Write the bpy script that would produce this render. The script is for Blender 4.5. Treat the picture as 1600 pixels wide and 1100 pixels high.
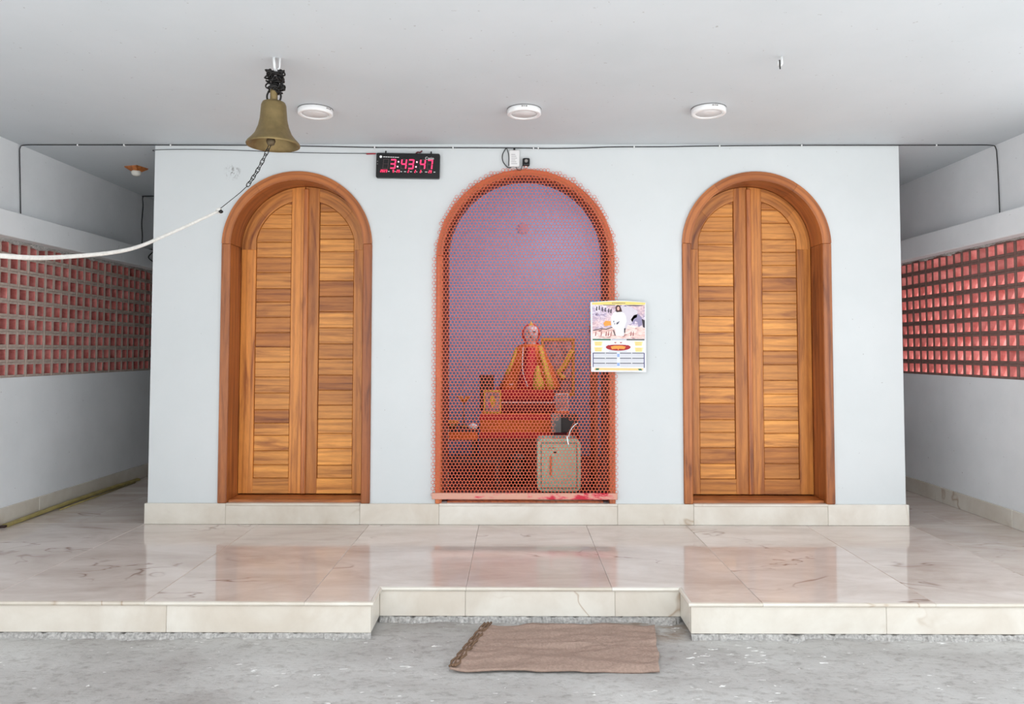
import bpy, bmesh, math, random
from mathutils import Vector, Matrix, noise

random.seed(7)
for o in list(bpy.data.objects):
    bpy.data.objects.remove(o, do_unlink=True)
SC = bpy.context.scene
COL = SC.collection
PI = math.pi

# ------------------------------------------------------------------ camera
def make_camera():
    f, pitch, roll, yaw = 1160.0, math.radians(2.366), math.radians(.073), math.radians(.204)
    fw = Vector((-math.sin(yaw)*math.cos(pitch), math.cos(yaw)*math.cos(pitch), math.sin(pitch)))
    r = Vector((math.cos(yaw), math.sin(yaw), 0)); u = r.cross(fw)
    R = math.cos(roll)*r + math.sin(roll)*u
    U = -math.sin(roll)*r + math.cos(roll)*u
    cd = bpy.data.cameras.new('camera'); cam = bpy.data.objects.new('camera', cd); COL.objects.link(cam)
    cd.sensor_fit = 'HORIZONTAL'; cd.sensor_width = 36; cd.lens = f/1600*36
    cd.shift_y = -50/1600; cd.clip_start = .05
    m = Matrix((R, U, -fw)).transposed().to_4x4(); m.translation = Vector((0, -6.3, 1.4553))
    cam.matrix_world = m
    SC.camera = cam
make_camera()

# ------------------------------------------------------------------ sky and exposure
W = bpy.data.worlds.new('overcast_sky'); SC.world = W; W.use_nodes = True
bg = W.node_tree.nodes['Background']
bg.inputs['Color'].default_value = (.90, .96, 1.0, 1); bg.inputs['Strength'].default_value = 2.2
def make_sun():
    ld = bpy.data.lights.new('sun', 'SUN'); ld.energy = 7.0; ld.angle = math.radians(4); ld.color = (1, .98, .96)
    o = bpy.data.objects.new('sun', ld); COL.objects.link(o); o.location = (8, -10, 12)
    el, az = math.radians(55), math.radians(-45)          # high sun, from the open side of the porch
    d = Vector((math.cos(el)*math.cos(az), math.cos(el)*math.sin(az), math.sin(el)))
    o.rotation_euler = d.to_track_quat('Z', 'Y').to_euler()
make_sun()
vs = SC.view_settings
vs.view_transform = 'Standard'; vs.look = 'None'; vs.gamma = 1; vs.use_curve_mapping = False
vs.exposure = 0.17

# ------------------------------------------------------------------ materials
def lin(c):
    out = []
    for v in c:
        v /= 255
        out.append(v/12.92 if v <= .04045 else ((v+.055)/1.055)**2.4)
    return (*out, 1)

class NT:
    def __init__(s, name):
        s.m = bpy.data.materials.new(name); s.m.use_nodes = True
        s.t = s.m.node_tree; s.b = s.t.nodes['Principled BSDF']
    def n(s, typ, **kw):
        nd = s.t.nodes.new(typ)
        for k, v in kw.items():
            if k in nd.inputs: nd.inputs[k].default_value = v
            else: setattr(nd, k, v)
        return nd
    def l(s, a, b): s.t.links.new(a, b)
    def coords(s, scale=(1, 1, 1), jitter=0.0):
        tc = s.n('ShaderNodeTexCoord'); mp = s.n('ShaderNodeMapping'); mp.inputs['Scale'].default_value = scale
        if jitter:
            oi = s.n('ShaderNodeObjectInfo'); mu = s.n('ShaderNodeVectorMath', operation='SCALE')
            cb = s.n('ShaderNodeCombineXYZ')
            m2 = s.n('ShaderNodeMath', operation='MULTIPLY'); m2.inputs[1].default_value = 7.31
            fr = s.n('ShaderNodeMath', operation='FRACT'); s.l(oi.outputs['Random'], m2.inputs[0]); s.l(m2.outputs[0], fr.inputs[0])
            m3 = s.n('ShaderNodeMath', operation='MULTIPLY'); m3.inputs[1].default_value = 31.7
            f3 = s.n('ShaderNodeMath', operation='FRACT'); s.l(oi.outputs['Random'], m3.inputs[0]); s.l(m3.outputs[0], f3.inputs[0])
            s.l(oi.outputs['Random'], cb.inputs[0]); s.l(fr.outputs[0], cb.inputs[1]); s.l(f3.outputs[0], cb.inputs[2])
            s.l(cb.outputs[0], mu.inputs[0]); mu.inputs['Scale'].default_value = jitter
            ad = s.n('ShaderNodeVectorMath', operation='ADD')
            s.l(tc.outputs['Object'], ad.inputs[0]); s.l(mu.outputs[0], ad.inputs[1]); s.l(ad.outputs[0], mp.inputs[0])
        else:
            s.l(tc.outputs['Object'], mp.inputs[0])
        return mp.outputs[0]
    def noise(s, vec, scale, detail=4, rough=.5, dist=0):
        nd = s.n('ShaderNodeTexNoise'); nd.inputs['Scale'].default_value = scale; nd.inputs['Detail'].default_value = detail
        nd.inputs['Roughness'].default_value = rough; nd.inputs['Distortion'].default_value = dist
        s.l(vec, nd.inputs['Vector']); return nd.outputs['Fac']
    def ramp(s, fac, stops):
        nd = s.n('ShaderNodeValToRGB'); e = nd.color_ramp.elements
        while len(e) < len(stops): e.new(.5)
        for i, (p, c) in enumerate(stops):
            e[i].position = p; e[i].color = c if len(c) == 4 else (*c, 1)
        s.l(fac, nd.inputs[0]); return nd.outputs[0]
    def mix(s, fac, a, b, typ='MIX'):
        nd = s.n('ShaderNodeMix', data_type='RGBA', blend_type=typ)
        for k, v in ((0, fac), (6, a), (7, b)):
            if isinstance(v, (int, float)): nd.inputs[k].default_value = v
            elif isinstance(v, tuple): nd.inputs[k].default_value = v
            else: s.l(v, nd.inputs[k])
        return nd.outputs[2]
    def bump(s, h, strength, dist=.01):
        nd = s.n('ShaderNodeBump'); nd.inputs['Strength'].default_value = strength; nd.inputs['Distance'].default_value = dist
        s.l(h, nd.inputs['Height']); s.l(nd.outputs[0], s.b.inputs['Normal'])
    def col(s, c):
        if isinstance(c, tuple): s.b.inputs['Base Color'].default_value = c
        else: s.l(c, s.b.inputs['Base Color'])
    def set(s, **kw):
        for k, v in kw.items(): s.b.inputs[k.replace('_', ' ')].default_value = v
        return s

def plain(name, rgb, rough=.5, metal=0, var=.12, scale=12, emit=None, emit_s=0, bump=0):
    t = NT(name); v = t.coords(); nz = t.noise(v, scale, 5, .6)
    c = lin(rgb); d = tuple(x*(1-var) for x in c[:3])+(1,)
    t.col(t.ramp(nz, [(.3, d), (.7, c)])); t.set(Roughness=rough, Metallic=metal)
    if bump: t.bump(nz, bump)
    if emit: t.b.inputs['Emission Color'].default_value = lin(emit); t.b.inputs['Emission Strength'].default_value = emit_s
    return t.m

def paint(name, rgb, stain=.06, chip=None):
    t = NT(name); v = t.coords()
    a = t.noise(v, 1.1, 6, .62); b = t.noise(v, 9, 5, .6)
    c = lin(rgb); d = (c[0]*(1-stain)*.99, c[1]*(1-stain), c[2]*(1-stain), 1)
    c1 = t.ramp(a, [(.3, d), (.62, c)])
    spots = t.ramp(t.noise(v, 34, 2, .4), [(.225, (.55, .52, .5)), (.25, (1, 1, 1))])
    cc = t.mix(.6, c1, spots, 'MULTIPLY')
    if chip:                                     # flaked paint: a ragged patch with a place of its own
        ds = t.n('ShaderNodeVectorMath', operation='DISTANCE'); ds.inputs[1].default_value = chip; t.l(v, ds.inputs[0])
        near = t.ramp(ds.outputs['Value'], [(.0, (1, 1, 1)), (.085, (0, 0, 0))])
        ch = t.ramp(t.noise(t.coords((1, 1, .7)), 26, 5, .75, 1.5), [(.54, (0, 0, 0)), (.58, (1, 1, 1))])
        cc = t.mix(t.mix(1.0, near, ch, 'MULTIPLY'), cc, lin((110, 106, 104)))
    t.col(cc); t.set(Roughness=.62)
    t.b.inputs['Specular IOR Level'].default_value = .25
    t.bump(b, .12, .004); return t.m

def wood(name, axis, light, dark, rough=.38, jitter=3.0, zc=2.175):
    t = NT(name)
    sc = {'x': (1.0, 9, 11), 'z': (11, 9, 1.0), 'arc': (11, 9, 1.0)}[axis]
    v = t.coords(sc, jitter)
    if axis == 'arc':                            # bent grain: radius, depth, length along the arch
        tc = t.n('ShaderNodeTexCoord'); sp = t.n('ShaderNodeSeparateXYZ'); t.l(tc.outputs['Object'], sp.inputs[0])
        dz = t.n('ShaderNodeMath', operation='SUBTRACT'); t.l(sp.outputs[2], dz.inputs[0]); dz.inputs[1].default_value = zc
        an = t.n('ShaderNodeMath', operation='ARCTAN2'); t.l(dz.outputs[0], an.inputs[0]); t.l(sp.outputs[0], an.inputs[1])
        cb = t.n('ShaderNodeCombineXYZ'); t.l(sp.outputs[0], cb.inputs[0]); t.l(dz.outputs[0], cb.inputs[1])
        ln = t.n('ShaderNodeVectorMath', operation='LENGTH'); t.l(cb.outputs[0], ln.inputs[0])
        c2 = t.n('ShaderNodeCombineXYZ')
        for k, (src, f) in enumerate(((ln.outputs['Value'], 11), (sp.outputs[1], 9), (an.outputs[0], .6))):
            mm = t.n('ShaderNodeMath', operation='MULTIPLY'); t.l(src, mm.inputs[0]); mm.inputs[1].default_value = f; t.l(mm.outputs[0], c2.inputs[k])
        v = c2.outputs[0]
    a = t.noise(v, 1.3, 5, .55, 1.1)
    wv = t.n('ShaderNodeTexWave', wave_type='RINGS', rings_direction={'x': 'X', 'z': 'Z', 'arc': 'Z'}[axis])
    wv.inputs['Scale'].default_value = .55; wv.inputs['Distortion'].default_value = 5; wv.inputs['Detail'].default_value = 3; wv.inputs['Detail Scale'].default_value = .8
    t.l(v, wv.inputs['Vector'])
    if axis == 'arc':
        sv = t.n('ShaderNodeVectorMath', operation='SCALE'); t.l(v, sv.inputs[0]); sv.inputs['Scale'].default_value = 5; fine = t.noise(sv.outputs[0], 2.2, 4, .6)
    else: fine = t.noise(t.coords(tuple(x*5 for x in sc), jitter), 2.2, 4, .6)
    L, D = lin(light), lin(dark)
    M = tuple((L[i]*.62+D[i]*.38) for i in range(3))+(1,)
    base = t.ramp(a, [(.28, D), (.46, M), (.7, L)])
    ring = t.ramp(wv.outputs['Fac'], [(.0, (.62, .5, .42)), (.35, (1, 1, 1)), (1, (1.0, 1.0, 1.0))])
    c = t.mix(.55, base, ring, 'MULTIPLY')
    c = t.mix(.35, c, t.ramp(fine, [(.3, (.6, .5, .42)), (.6, (1, 1, 1))]), 'MULTIPLY')
    oi = t.n('ShaderNodeObjectInfo')
    tone = t.ramp(oi.outputs['Random'], [(0, (.68, .55, .42)), (.25, (.9, .86, .8)), (.7, (1.05, 1.04, 1)), (1, (1.28, 1.3, 1.25))])
    t.col(t.mix(1.0, c, tone, 'MULTIPLY')); t.set(Roughness=rough); t.bump(fine, .12, .003)
    return t.m

def marble(name, light, dark, vein, rough=.1, jitter=9.0, grain=(1, 1, 1)):
    t = NT(name); v = t.coords(grain, jitter)
    cl = t.noise(v, 1.5, 8, .6, .6); cl2 = t.noise(v, 7, 6, .65, .3)
    base = t.ramp(cl, [(.32, lin(dark)), (.62, lin(light))])
    base = t.mix(.3, base, t.ramp(cl2, [(.35, (.86, .84, .82)), (.6, (1, 1, 1))]), 'MULTIPLY')
    n1 = t.noise(v, .75, 4, .5, .8)
    ab = t.n('ShaderNodeMath', operation='SUBTRACT'); t.l(n1, ab.inputs[0]); ab.inputs[1].default_value = .5
    ab2 = t.n('ShaderNodeMath', operation='ABSOLUTE'); t.l(ab.outputs[0], ab2.inputs[0])
    ve = t.ramp(ab2.outputs[0], [(0, (1, 1, 1)), (.0035, (.6, .6, .6)), (.009, (0, 0, 0))])
    mask = t.ramp(t.noise(v, 1.1, 2), [(.5, (0, 0, 0)), (.62, (1, 1, 1))])
    fac = t.mix(1.0, ve, mask, 'MULTIPLY')
    fm = t.n('ShaderNodeMath', operation='MULTIPLY'); t.l(fac, fm.inputs[0]); fm.inputs[1].default_value = .7
    oi = t.n('ShaderNodeObjectInfo')
    tone = t.ramp(oi.outputs['Random'], [(0, (.9, .88, .85)), (1, (1.03, 1.03, 1.03))])
    t.col(t.mix(1.0, t.mix(fm.outputs[0], base, lin(vein)), tone, 'MULTIPLY'))
    t.set(Roughness=rough)
    return t.m

def concrete():
    t = NT('rough_concrete'); v = t.coords((1, 1.6, 1))
    a = t.noise(v, .9, 7, .6); b = t.noise(v, 16, 8, .72); c = t.noise(t.coords((1, 2.6, 1)), 13, 3, .5, .6); m = t.noise(v, 2.5, 3)
    base = t.ramp(a, [(.3, lin((158, 152, 148))), (.5, lin((186, 183, 180))), (.7, lin((206, 204, 201)))])
    base = t.mix(.75, base, t.ramp(b, [(.3, (.55, .52, .5)), (.5, (1, 1, 1))]), 'MULTIPLY')
    scr = t.ramp(t.noise(t.coords((1, 1.9, 1)), 24, 5, .65, 1.2), [(.3, (.35, .33, .32)), (.345, (1, 1, 1))])
    base = t.mix(.7, base, scr, 'MULTIPLY')
    flk = t.ramp(c, [(.68, (0, 0, 0)), (.695, (1, 1, 1))])
    flk = t.mix(1.0, flk, t.ramp(m, [(.48, (0, 0, 0)), (.52, (1, 1, 1))]), 'MULTIPLY')
    ds = t.n('ShaderNodeVectorMath', operation='DISTANCE'); ds.inputs[1].default_value = (.84, -1.78*1.6, GZ); t.l(v, ds.inputs[0])   # earthy spill by the notch
    sp = t.mix(1.0, t.ramp(ds.outputs['Value'], [(.12, (1, 1, 1)), (.42, (0, 0, 0))]), t.ramp(t.noise(v, 5, 5, .65), [(.4, (0, 0, 0)), (.6, (.8, .8, .8))]), 'MULTIPLY')
    base = t.mix(sp, base, lin((132, 104, 76)))
    t.col(t.mix(flk, base, lin((244, 243, 240)))); t.set(Roughness=.85)
    t.bump(b, .6, .015); return t.m

def terracotta():
    # the outer shell of a block is smeared with cement wash, the inside of the hole keeps the fired clay
    t = NT('terracotta'); v = t.coords((1, 1, 1), 5); a = t.noise(v, 9, 5, .6)
    oi = t.n('ShaderNodeObjectInfo')
    c = t.ramp(a, [(.3, lin((172, 84, 76))), (.7, lin((216, 140, 134)))])
    tone = t.ramp(oi.outputs['Random'], [(0, (.8, .72, .72)), (1, (1.12, 1.1, 1.1))])
    t.col(t.mix(1, c, tone, 'MULTIPLY')); t.set(Roughness=.85); return t.m

GZ = -.212
M = {}
M['white'] = paint('white_wall_paint', (213, 216, 217), .05, (-2.42, 0, 2.985))
M['sidewhite'] = paint('white_side_wall_paint', (238, 239, 241), .1)
M['ceil'] = paint('ceiling_paint', (204, 209, 213), .05)
M['lav'] = paint('lavender_wall_paint', (160, 178, 208), .05)
M['wood_x'] = wood('teak_horizontal', 'x', (228, 157, 76), (150, 85, 34))
M['wood_z'] = wood('teak_vertical', 'z', (214, 140, 66), (144, 78, 32))
M['wood_arc'] = wood('teak_bent', 'arc', (216, 146, 76), (140, 78, 36))
M['frame_wood'] = wood('teak_frame', 'z', (188, 114, 60), (118, 62, 28), .34)
M['frame_arch'] = wood('teak_arch', 'arc', (188, 114, 60), (118, 62, 28), .34)
M['dark_frame'] = wood('shaded_dark_red_teak', 'z', (120, 50, 38), (70, 26, 20), .5)  # dark red wood, with the shade of the recess put into its colour
M['orange_arch'] = wood('reddish_teak_arch', 'arc', (206, 118, 72), (150, 74, 40), .4, zc=2.073)
M['orange_wood'] = wood('reddish_teak', 'z', (206, 118, 72), (150, 74, 40), .4)
M['floor_marble'] = marble('polished_cream_marble', (226, 215, 208), (202, 186, 176), (128, 92, 72), .07, 9, (.9, 2.2, 1))
M['tile_marble'] = marble('cream_marble_tile', (230, 225, 216), (212, 202, 189), (170, 142, 114), .2)
M['concrete'] = concrete()
M['mortar'] = plain('crumbly_mortar', (208, 204, 200), .95, var=.55, scale=70, bump=.8)
M['terra'] = terracotta()
M['block_face'] = plain('cement_washed_clay', (196, 176, 164), .9, var=.3, scale=25)
M['net'] = plain('orange_plastic_net', (212, 94, 58), .45, var=.08)
M['brass'] = plain('aged_brass', (146, 126, 86), .46, .7, var=.3, scale=18)
M['black_iron'] = plain('black_iron', (34, 32, 31), .5, .4)
M['black_plastic'] = plain('black_plastic', (16, 16, 18), .3)
M['black_cable'] = plain('black_cable', (38, 38, 40), .5)
M['white_plastic'] = plain('white_plastic', (240, 240, 240), .35, var=.03)
M['diffuser'] = plain('frosted_diffuser', (226, 224, 224), .3, var=.02)
M['rope'] = plain('white_cotton_rope', (222, 218, 212), .85, var=.2, scale=60)
M['jute'] = plain('brown_jute', (172, 146, 132), .95, var=.3, scale=70, bump=.5)
M['bamboo'] = plain('yellow_bamboo', (186, 168, 104), .5, var=.35, scale=8)
M['maroon'] = plain('maroon_cloth', (110, 22, 34), .8, var=.3)
M['brick_cloth'] = plain('brick_red_cloth', (128, 54, 44), .8, var=.25)
M['red'] = plain('red_cloth', (214, 30, 40), .7, var=.2)
M['orange_cloth'] = plain('saffron_cloth', (240, 112, 34), .75, var=.18)
M['yellow'] = plain('yellow_cloth', (240, 196, 70), .7, var=.15)
M['skin'] = plain('pale_stone', (226, 212, 214), .5, var=.08)
M['gold'] = plain('gilt_frame', (206, 150, 60), .35, .5, var=.2)
M['dark'] = plain('dark_stained_wood', (58, 38, 34), .5, var=.3)
M['grey'] = plain('dark_grey_board', (150, 145, 142), .6)
M['sage'] = plain('sage_green_enamel', (176, 218, 196), .45, var=.05)
M['picture'] = plain('painted_picture', (206, 176, 186), .4, var=.93, scale=9)
M['flower'] = plain('flower_petal', (238, 150, 60), .7, var=.3)
M['pink'] = plain('pink_print', (216, 80, 150), .6)
M['glass'] = plain('bulb_glass', (240, 236, 226), .2, var=.02)
M['paper'] = plain('white_paper', (228, 228, 230), .55, var=.02)

def pmat(name, rgb): return plain(name, rgb, .55, var=.06, scale=40)
def emat(name, rgb, s):
    return plain(name, rgb, .4, var=0, emit=rgb, emit_s=s)

# ------------------------------------------------------------------ mesh helpers
ORG = {}
def finish(name, me, mat, parent=None, loc=None, smooth=False):
    """me holds WORLD coordinates; move it into the frame of its thing."""
    o = bpy.data.objects.new(name, me); COL.objects.link(o)
    if parent is not None:
        org = ORG[parent.name]; o.parent = parent
    else:
        org = Vector(loc) if loc is not None else Vector((0, 0, 0)); o.location = org
    ORG[o.name] = org
    me.transform(Matrix.Translation(-org))
    if mat is not None:
        for mm in (mat if isinstance(mat, (list, tuple)) else [mat]): me.materials.append(mm)
    if smooth:
        for p in me.polygons: p.use_smooth = True
    return o
def from_bm(name, bm, mat, parent=None, loc=None, smooth=False):
    bmesh.ops.recalc_face_normals(bm, faces=bm.faces)
    me = bpy.data.meshes.new(name); bm.to_mesh(me); bm.free()
    return finish(name, me, mat, parent, loc, smooth)
def tag(o, label, cat, group=None, kind=None):
    o['label'] = label; o['category'] = cat
    if group: o['group'] = group
    if kind: o['kind'] = kind
    return o
def empty(name, loc, label, cat, group=None, kind=None):
    o = bpy.data.objects.new(name, None); COL.objects.link(o); o.location = loc; o.empty_display_size = .05
    ORG[o.name] = Vector(loc); return tag(o, label, cat, group, kind)
def bm_box(bm, x0, x1, y0, y1, z0, z1):
    vs_ = [bm.verts.new((x, y, z)) for x in (x0, x1) for y in (y0, y1) for z in (z0, z1)]
    for f in ((0, 1, 3, 2), (4, 6, 7, 5), (0, 4, 5, 1), (2, 3, 7, 6), (0, 2, 6, 4), (1, 5, 7, 3)):
        bm.faces.new([vs_[i] for i in f])
def bevel(bm, w, seg=1):
    bmesh.ops.recalc_face_normals(bm, faces=bm.faces)
    if w: bmesh.ops.bevel(bm, geom=list(bm.edges), offset=w, segments=seg, affect='EDGES', profile=.5)
def box(name, b, mat, parent=None, loc=None, bev=0, seg=1):
    bm = bmesh.new(); bm_box(bm, *b); bevel(bm, bev, seg)
    return from_bm(name, bm, mat, parent, loc)
def prism(name, pts, a0, a1, mat, parent=None, loc=None, plane='XZ', bev=0, smooth=False, front_only_bevel=False):
    """closed polygon in a plane, extruded along the third axis"""
    bm = bmesh.new()
    P = {'XZ': lambda p, a: (p[0], a, p[1]), 'XY': lambda p, a: (p[0], p[1], a), 'YZ': lambda p, a: (a, p[0], p[1])}[plane]
    A = [bm.verts.new(P(p, a0)) for p in pts]; B = [bm.verts.new(P(p, a1)) for p in pts]
    n = len(pts); bm.faces.new(A); bm.faces.new(B)
    for i in range(n): bm.faces.new((A[i], A[(i+1) % n], B[(i+1) % n], B[i]))
    bmesh.ops.recalc_face_normals(bm, faces=bm.faces)
    bevel(bm, bev)
    return from_bm(name, bm, mat, parent, loc, smooth)
def frames(pts, closed=False):
    P = [Vector(p) for p in pts]; n = len(P); T = []
    for i in range(n):
        a = P[(i-1) % n] if (closed or i > 0) else P[i]; b = P[(i+1) % n] if (closed or i < n-1) else P[i]
        T.append((b-a).normalized())
    ref = Vector((0, 0, 1)) if abs(T[0].z) < .9 else Vector((1, 0, 0))
    N = [(ref-T[0]*ref.dot(T[0])).normalized()]
    for i in range(1, n):
        v = N[-1]-T[i]*N[-1].dot(T[i]); N.append(v.normalized())
    return P, T, N
def bm_tube(bm, pts, r, sides=8, closed=False, cap=True):
    P, T, N = frames(pts, closed); rings = []
    for i, p in enumerate(P):
        B = T[i].cross(N[i]); rr = r(i/(len(P)-1)) if callable(r) else r
        rings.append([bm.verts.new(p+(N[i]*math.cos(a)+B*math.sin(a))*rr) for a in [2*PI*k/sides for k in range(sides)]])
    m = len(rings)
    for i in range(m if closed else m-1):
        a, b = rings[i], rings[(i+1) % m]
        for k in range(sides): bm.faces.new((a[k], a[(k+1) % sides], b[(k+1) % sides], b[k]))
    if cap and not closed: bm.faces.new(rings[0]); bm.faces.new(rings[-1])
def tube(name, pts, r, mat, parent=None, loc=None, sides=8, closed=False):
    bm = bmesh.new(); bm_tube(bm, pts, r, sides, closed); return from_bm(name, bm, mat, parent, loc, True)
def spline(pts, n=8):
    """Catmull-Rom through the points"""
    P = [Vector(p) for p in pts]; P = [2*P[0]-P[1]]+P+[2*P[-1]-P[-2]]; out = []
    for i in range(1, len(P)-2):
        a, b, c, d = P[i-1:i+3]
        for k in range(n):
            t = k/n
            out.append(.5*((2*b)+(c-a)*t+(2*a-5*b+4*c-d)*t*t+(3*b-a-3*c+d)*t**3))
    out.append(P[-2]); return out
def lathe(name, prof, c, mat, parent=None, loc=None, seg=32, smooth=True, sx=1, sy=1):
    bm = bmesh.new(); rings = []
    for r, z in prof:
        if r < 1e-6: rings.append([bm.verts.new((c[0], c[1], c[2]+z))])
        else: rings.append([bm.verts.new((c[0]+r*sx*math.cos(2*PI*k/seg), c[1]+r*sy*math.sin(2*PI*k/seg), c[2]+z)) for k in range(seg)])
    for a, b in zip(rings, rings[1:]):
        for k in range(seg):
            k2 = (k+1) % seg
            if len(a) == 1 and len(b) == 1: continue
            if len(a) == 1: bm.faces.new((a[0], b[k], b[k2]))
            elif len(b) == 1: bm.faces.new((a[k], a[k2], b[0]))
            else: bm.faces.new((a[k], a[k2], b[k2], b[k]))
    return from_bm(name, bm, mat, parent, loc, smooth)
def copy_at(src, parent, world):
    c = bpy.data.objects.new(src.name.split('.')[0], src.data); COL.objects.link(c)
    c.parent = parent; c.location = Vector(world)-ORG[parent.name]; return c
def arc(cx, cz, r, a0, a1, n):
    return [(cx+r*math.cos(a0+(a1-a0)*i/n), cz+r*math.sin(a0+(a1-a0)*i/n)) for i in range(n+1)]

# ------------------------------------------------------------------ dimensions (metres)
H = 3.222; SL, SR = -3.089, 3.285; WL, WR = -4.262, 4.122; YE = 5.0; YF = -1.935; YN = -1.66; NL, NR = -.83, 1.022
PLH = .172; GZ = -.212; B0, B1 = 1.222, 2.386; LT = 2.597
D1 = (-1.856, 2.345, .641); D2 = (2.056, 2.352, .633); CA = (.091, 2.245, .757)
FW = .076; CFW = .052

# ------------------------------------------------------------------ the setting: walls
def wall_front():
    bm = bmesh.new()
    outer = [(SL, 0), (SR, 0), (SR, H), (SL, H)]
    loops = [outer]
    for cx, cz, r in (D1, D2, CA):
        r2 = r-.012
        loops.append([(cx-r2, PLH)]+[(cx+r2, PLH)]+arc(cx, cz, r2, 0, PI, 36))
    es = []
    for lp in loops:
        vv = [bm.verts.new((x, 0, z)) for x, z in lp]
        es += [bm.edges.new((vv[i], vv[(i+1) % len(vv)])) for i in range(len(vv))]
    bmesh.ops.triangle_fill(bm, use_beauty=True, use_dissolve=False, edges=es)
    r = bmesh.ops.extrude_face_region(bm, geom=list(bm.faces))
    bmesh.ops.translate(bm, verts=[g for g in r['geom'] if isinstance(g, bmesh.types.BMVert)], vec=(0, .26, 0))
    o = from_bm('wall_front', bm, M['white'])
    tag(o, 'white painted wall pierced by two teak doors and a netted arch', 'wall', kind='structure')
wall_front()
def st(o, label, cat): return tag(o, label, cat, kind='structure')
st(box('wall_inner_left', (SL, SL+.2, .26, YE, 0, H), M['white']), 'white outer side of the shrine block along the bamboo-strip passage', 'wall')
st(box('wall_inner_right', (SR-.2, SR, .26, YE, 0, H), M['white']), 'white outer side of the shrine block along the dark narrow passage', 'wall')
# chamber behind the net
CX0, CX1, CYB, CZC = -1.1, 1.28, 2.9, 3.9
def chamber():
    bm = bmesh.new()
    bm_box(bm, CX0-.1, CX0, .26, CYB, .0, CZC); bm_box(bm, CX1, CX1+.1, .26, CYB, .0, CZC)
    bm_box(bm, CX0-.1, CX1+.1, CYB, CYB+.1, 0, CZC); bm_box(bm, CX0-.1, CX1+.1, .16, CYB+.1, CZC, CZC+.1)
    bm_box(bm, CX0-.1, CX1+.1, .14, .26, H+.02, CZC)
    # lining of the front wall seen from inside, beside and above the arch, is the wall itself
    st(from_bm('wall_chamber', bm, M['lav']), 'plain lavender wall of the chamber behind the orange net', 'wall')
    st(box('floor_chamber', (CX0-.1, CX1+.1, .0, CYB, 0, .165), M['brick_cloth']), 'reddish floor of the chamber behind the orange net', 'floor')
chamber()
def rear():
    bm = bmesh.new(); bm_box(bm, SL+.2, CX0-.1, 2.7, 2.9, 0, H); bm_box(bm, CX1+.1, SR-.2, 2.7, 2.9, 0, H)
    st(from_bm('wall_rear', bm, M['white']), 'hidden rear wall of the rooms behind the teak doors', 'wall')
rear()

SCR0 = -1.03; NCOL = 33; BP = .1218
def side_wall(side):
    left = side == 'left'
    X = WL if left else WR; s = -1 if left else 1
    y0 = -5.0 if left else -1.12; ys = SCR0+NCOL*BP
    bm = bmesh.new(); x0, x1 = sorted((X, X+s*.2))
    bm_box(bm, x0, x1, y0, YE+.2, GZ-.1, B0)                     # below the block screen
    bm_box(bm, x0, x1, y0, YE+.2, B1, H)                         # above it
    bm_box(bm, x0, x1, y0, SCR0, B0, B1); bm_box(bm, x0, x1, ys, YE+.2, B0, B1)   # solid at both ends of it
    o = from_bm('wall_'+side, bm, M['sidewhite'])
    st(o, 'white side wall with a terracotta block screen, '+('bamboo strip at its foot' if left else 'beside the darker passage'), 'wall')
    pj = .13; xa, xb = sorted((X, X-s*pj))
    tr = empty('trim_1' if left else 'trim_2', (X, 0, B1), 'white concrete lintel band over the '+('dull red block screen' if left else 'bright pink block screen'), 'lintel', kind='structure')
    box('lintel', (xa, xb, y0, YE, B1, LT), M['sidewhite'], tr, bev=.006)
    # ragged plaster left along the top row of blocks
    bm = bmesh.new(); n = 260; pr_ = []
    for i in range(n+1):
        y = SCR0+(ys-SCR0)*i/n; q = noise.fractal(Vector((y*3.3, X, 0)), .7, 2.2, 6)
        z = B1-.012-.03*max(-.3, q); d = -.012-.02*abs(noise.noise(Vector((y*15, X, 2))))
        pr_.append([bm.verts.new(c) for c in ((X+s*.02, y, B1), (X+s*d, y, B1), (X+s*d*.6, y, z+.008), (X+s*.0, y, z), (X+s*.02, y, z))])
    for p, q in zip(pr_, pr_[1:]):
        for k in range(4): bm.faces.new((p[k], p[k+1], q[k+1], q[k]))
    from_bm('plaster_edge', bm, M['mortar'], tr)
    xa, xb = sorted((X, X-s*.018))
    ya = -1.93 if left else -1.12
    bb = empty('baseboard_'+side, (X, 0, 0), 'cream marble skirting along the '+('wall with the bamboo strip' if left else 'wall of the darker passage'), 'skirting', kind='structure')
    n = 6
    for i in range(n):
        box('skirting_tile', (xa, xb, ya+(YE-ya)*i/n+.001, ya+(YE-ya)*(i+1)/n-.001, 0, .146), M['tile_marble'], bb, bev=.003)
    ex0, ex1 = (WL-.2, SL) if left else (SR, WR+.2)
    st(box('wall_end_'+side, (ex0, ex1, YE, YE+.2, 0, H), M['sidewhite']), 'white end wall closing the '+('bamboo-strip passage' if left else 'dark narrow passage'), 'wall')
side_wall('left'); side_wall('right')

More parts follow.
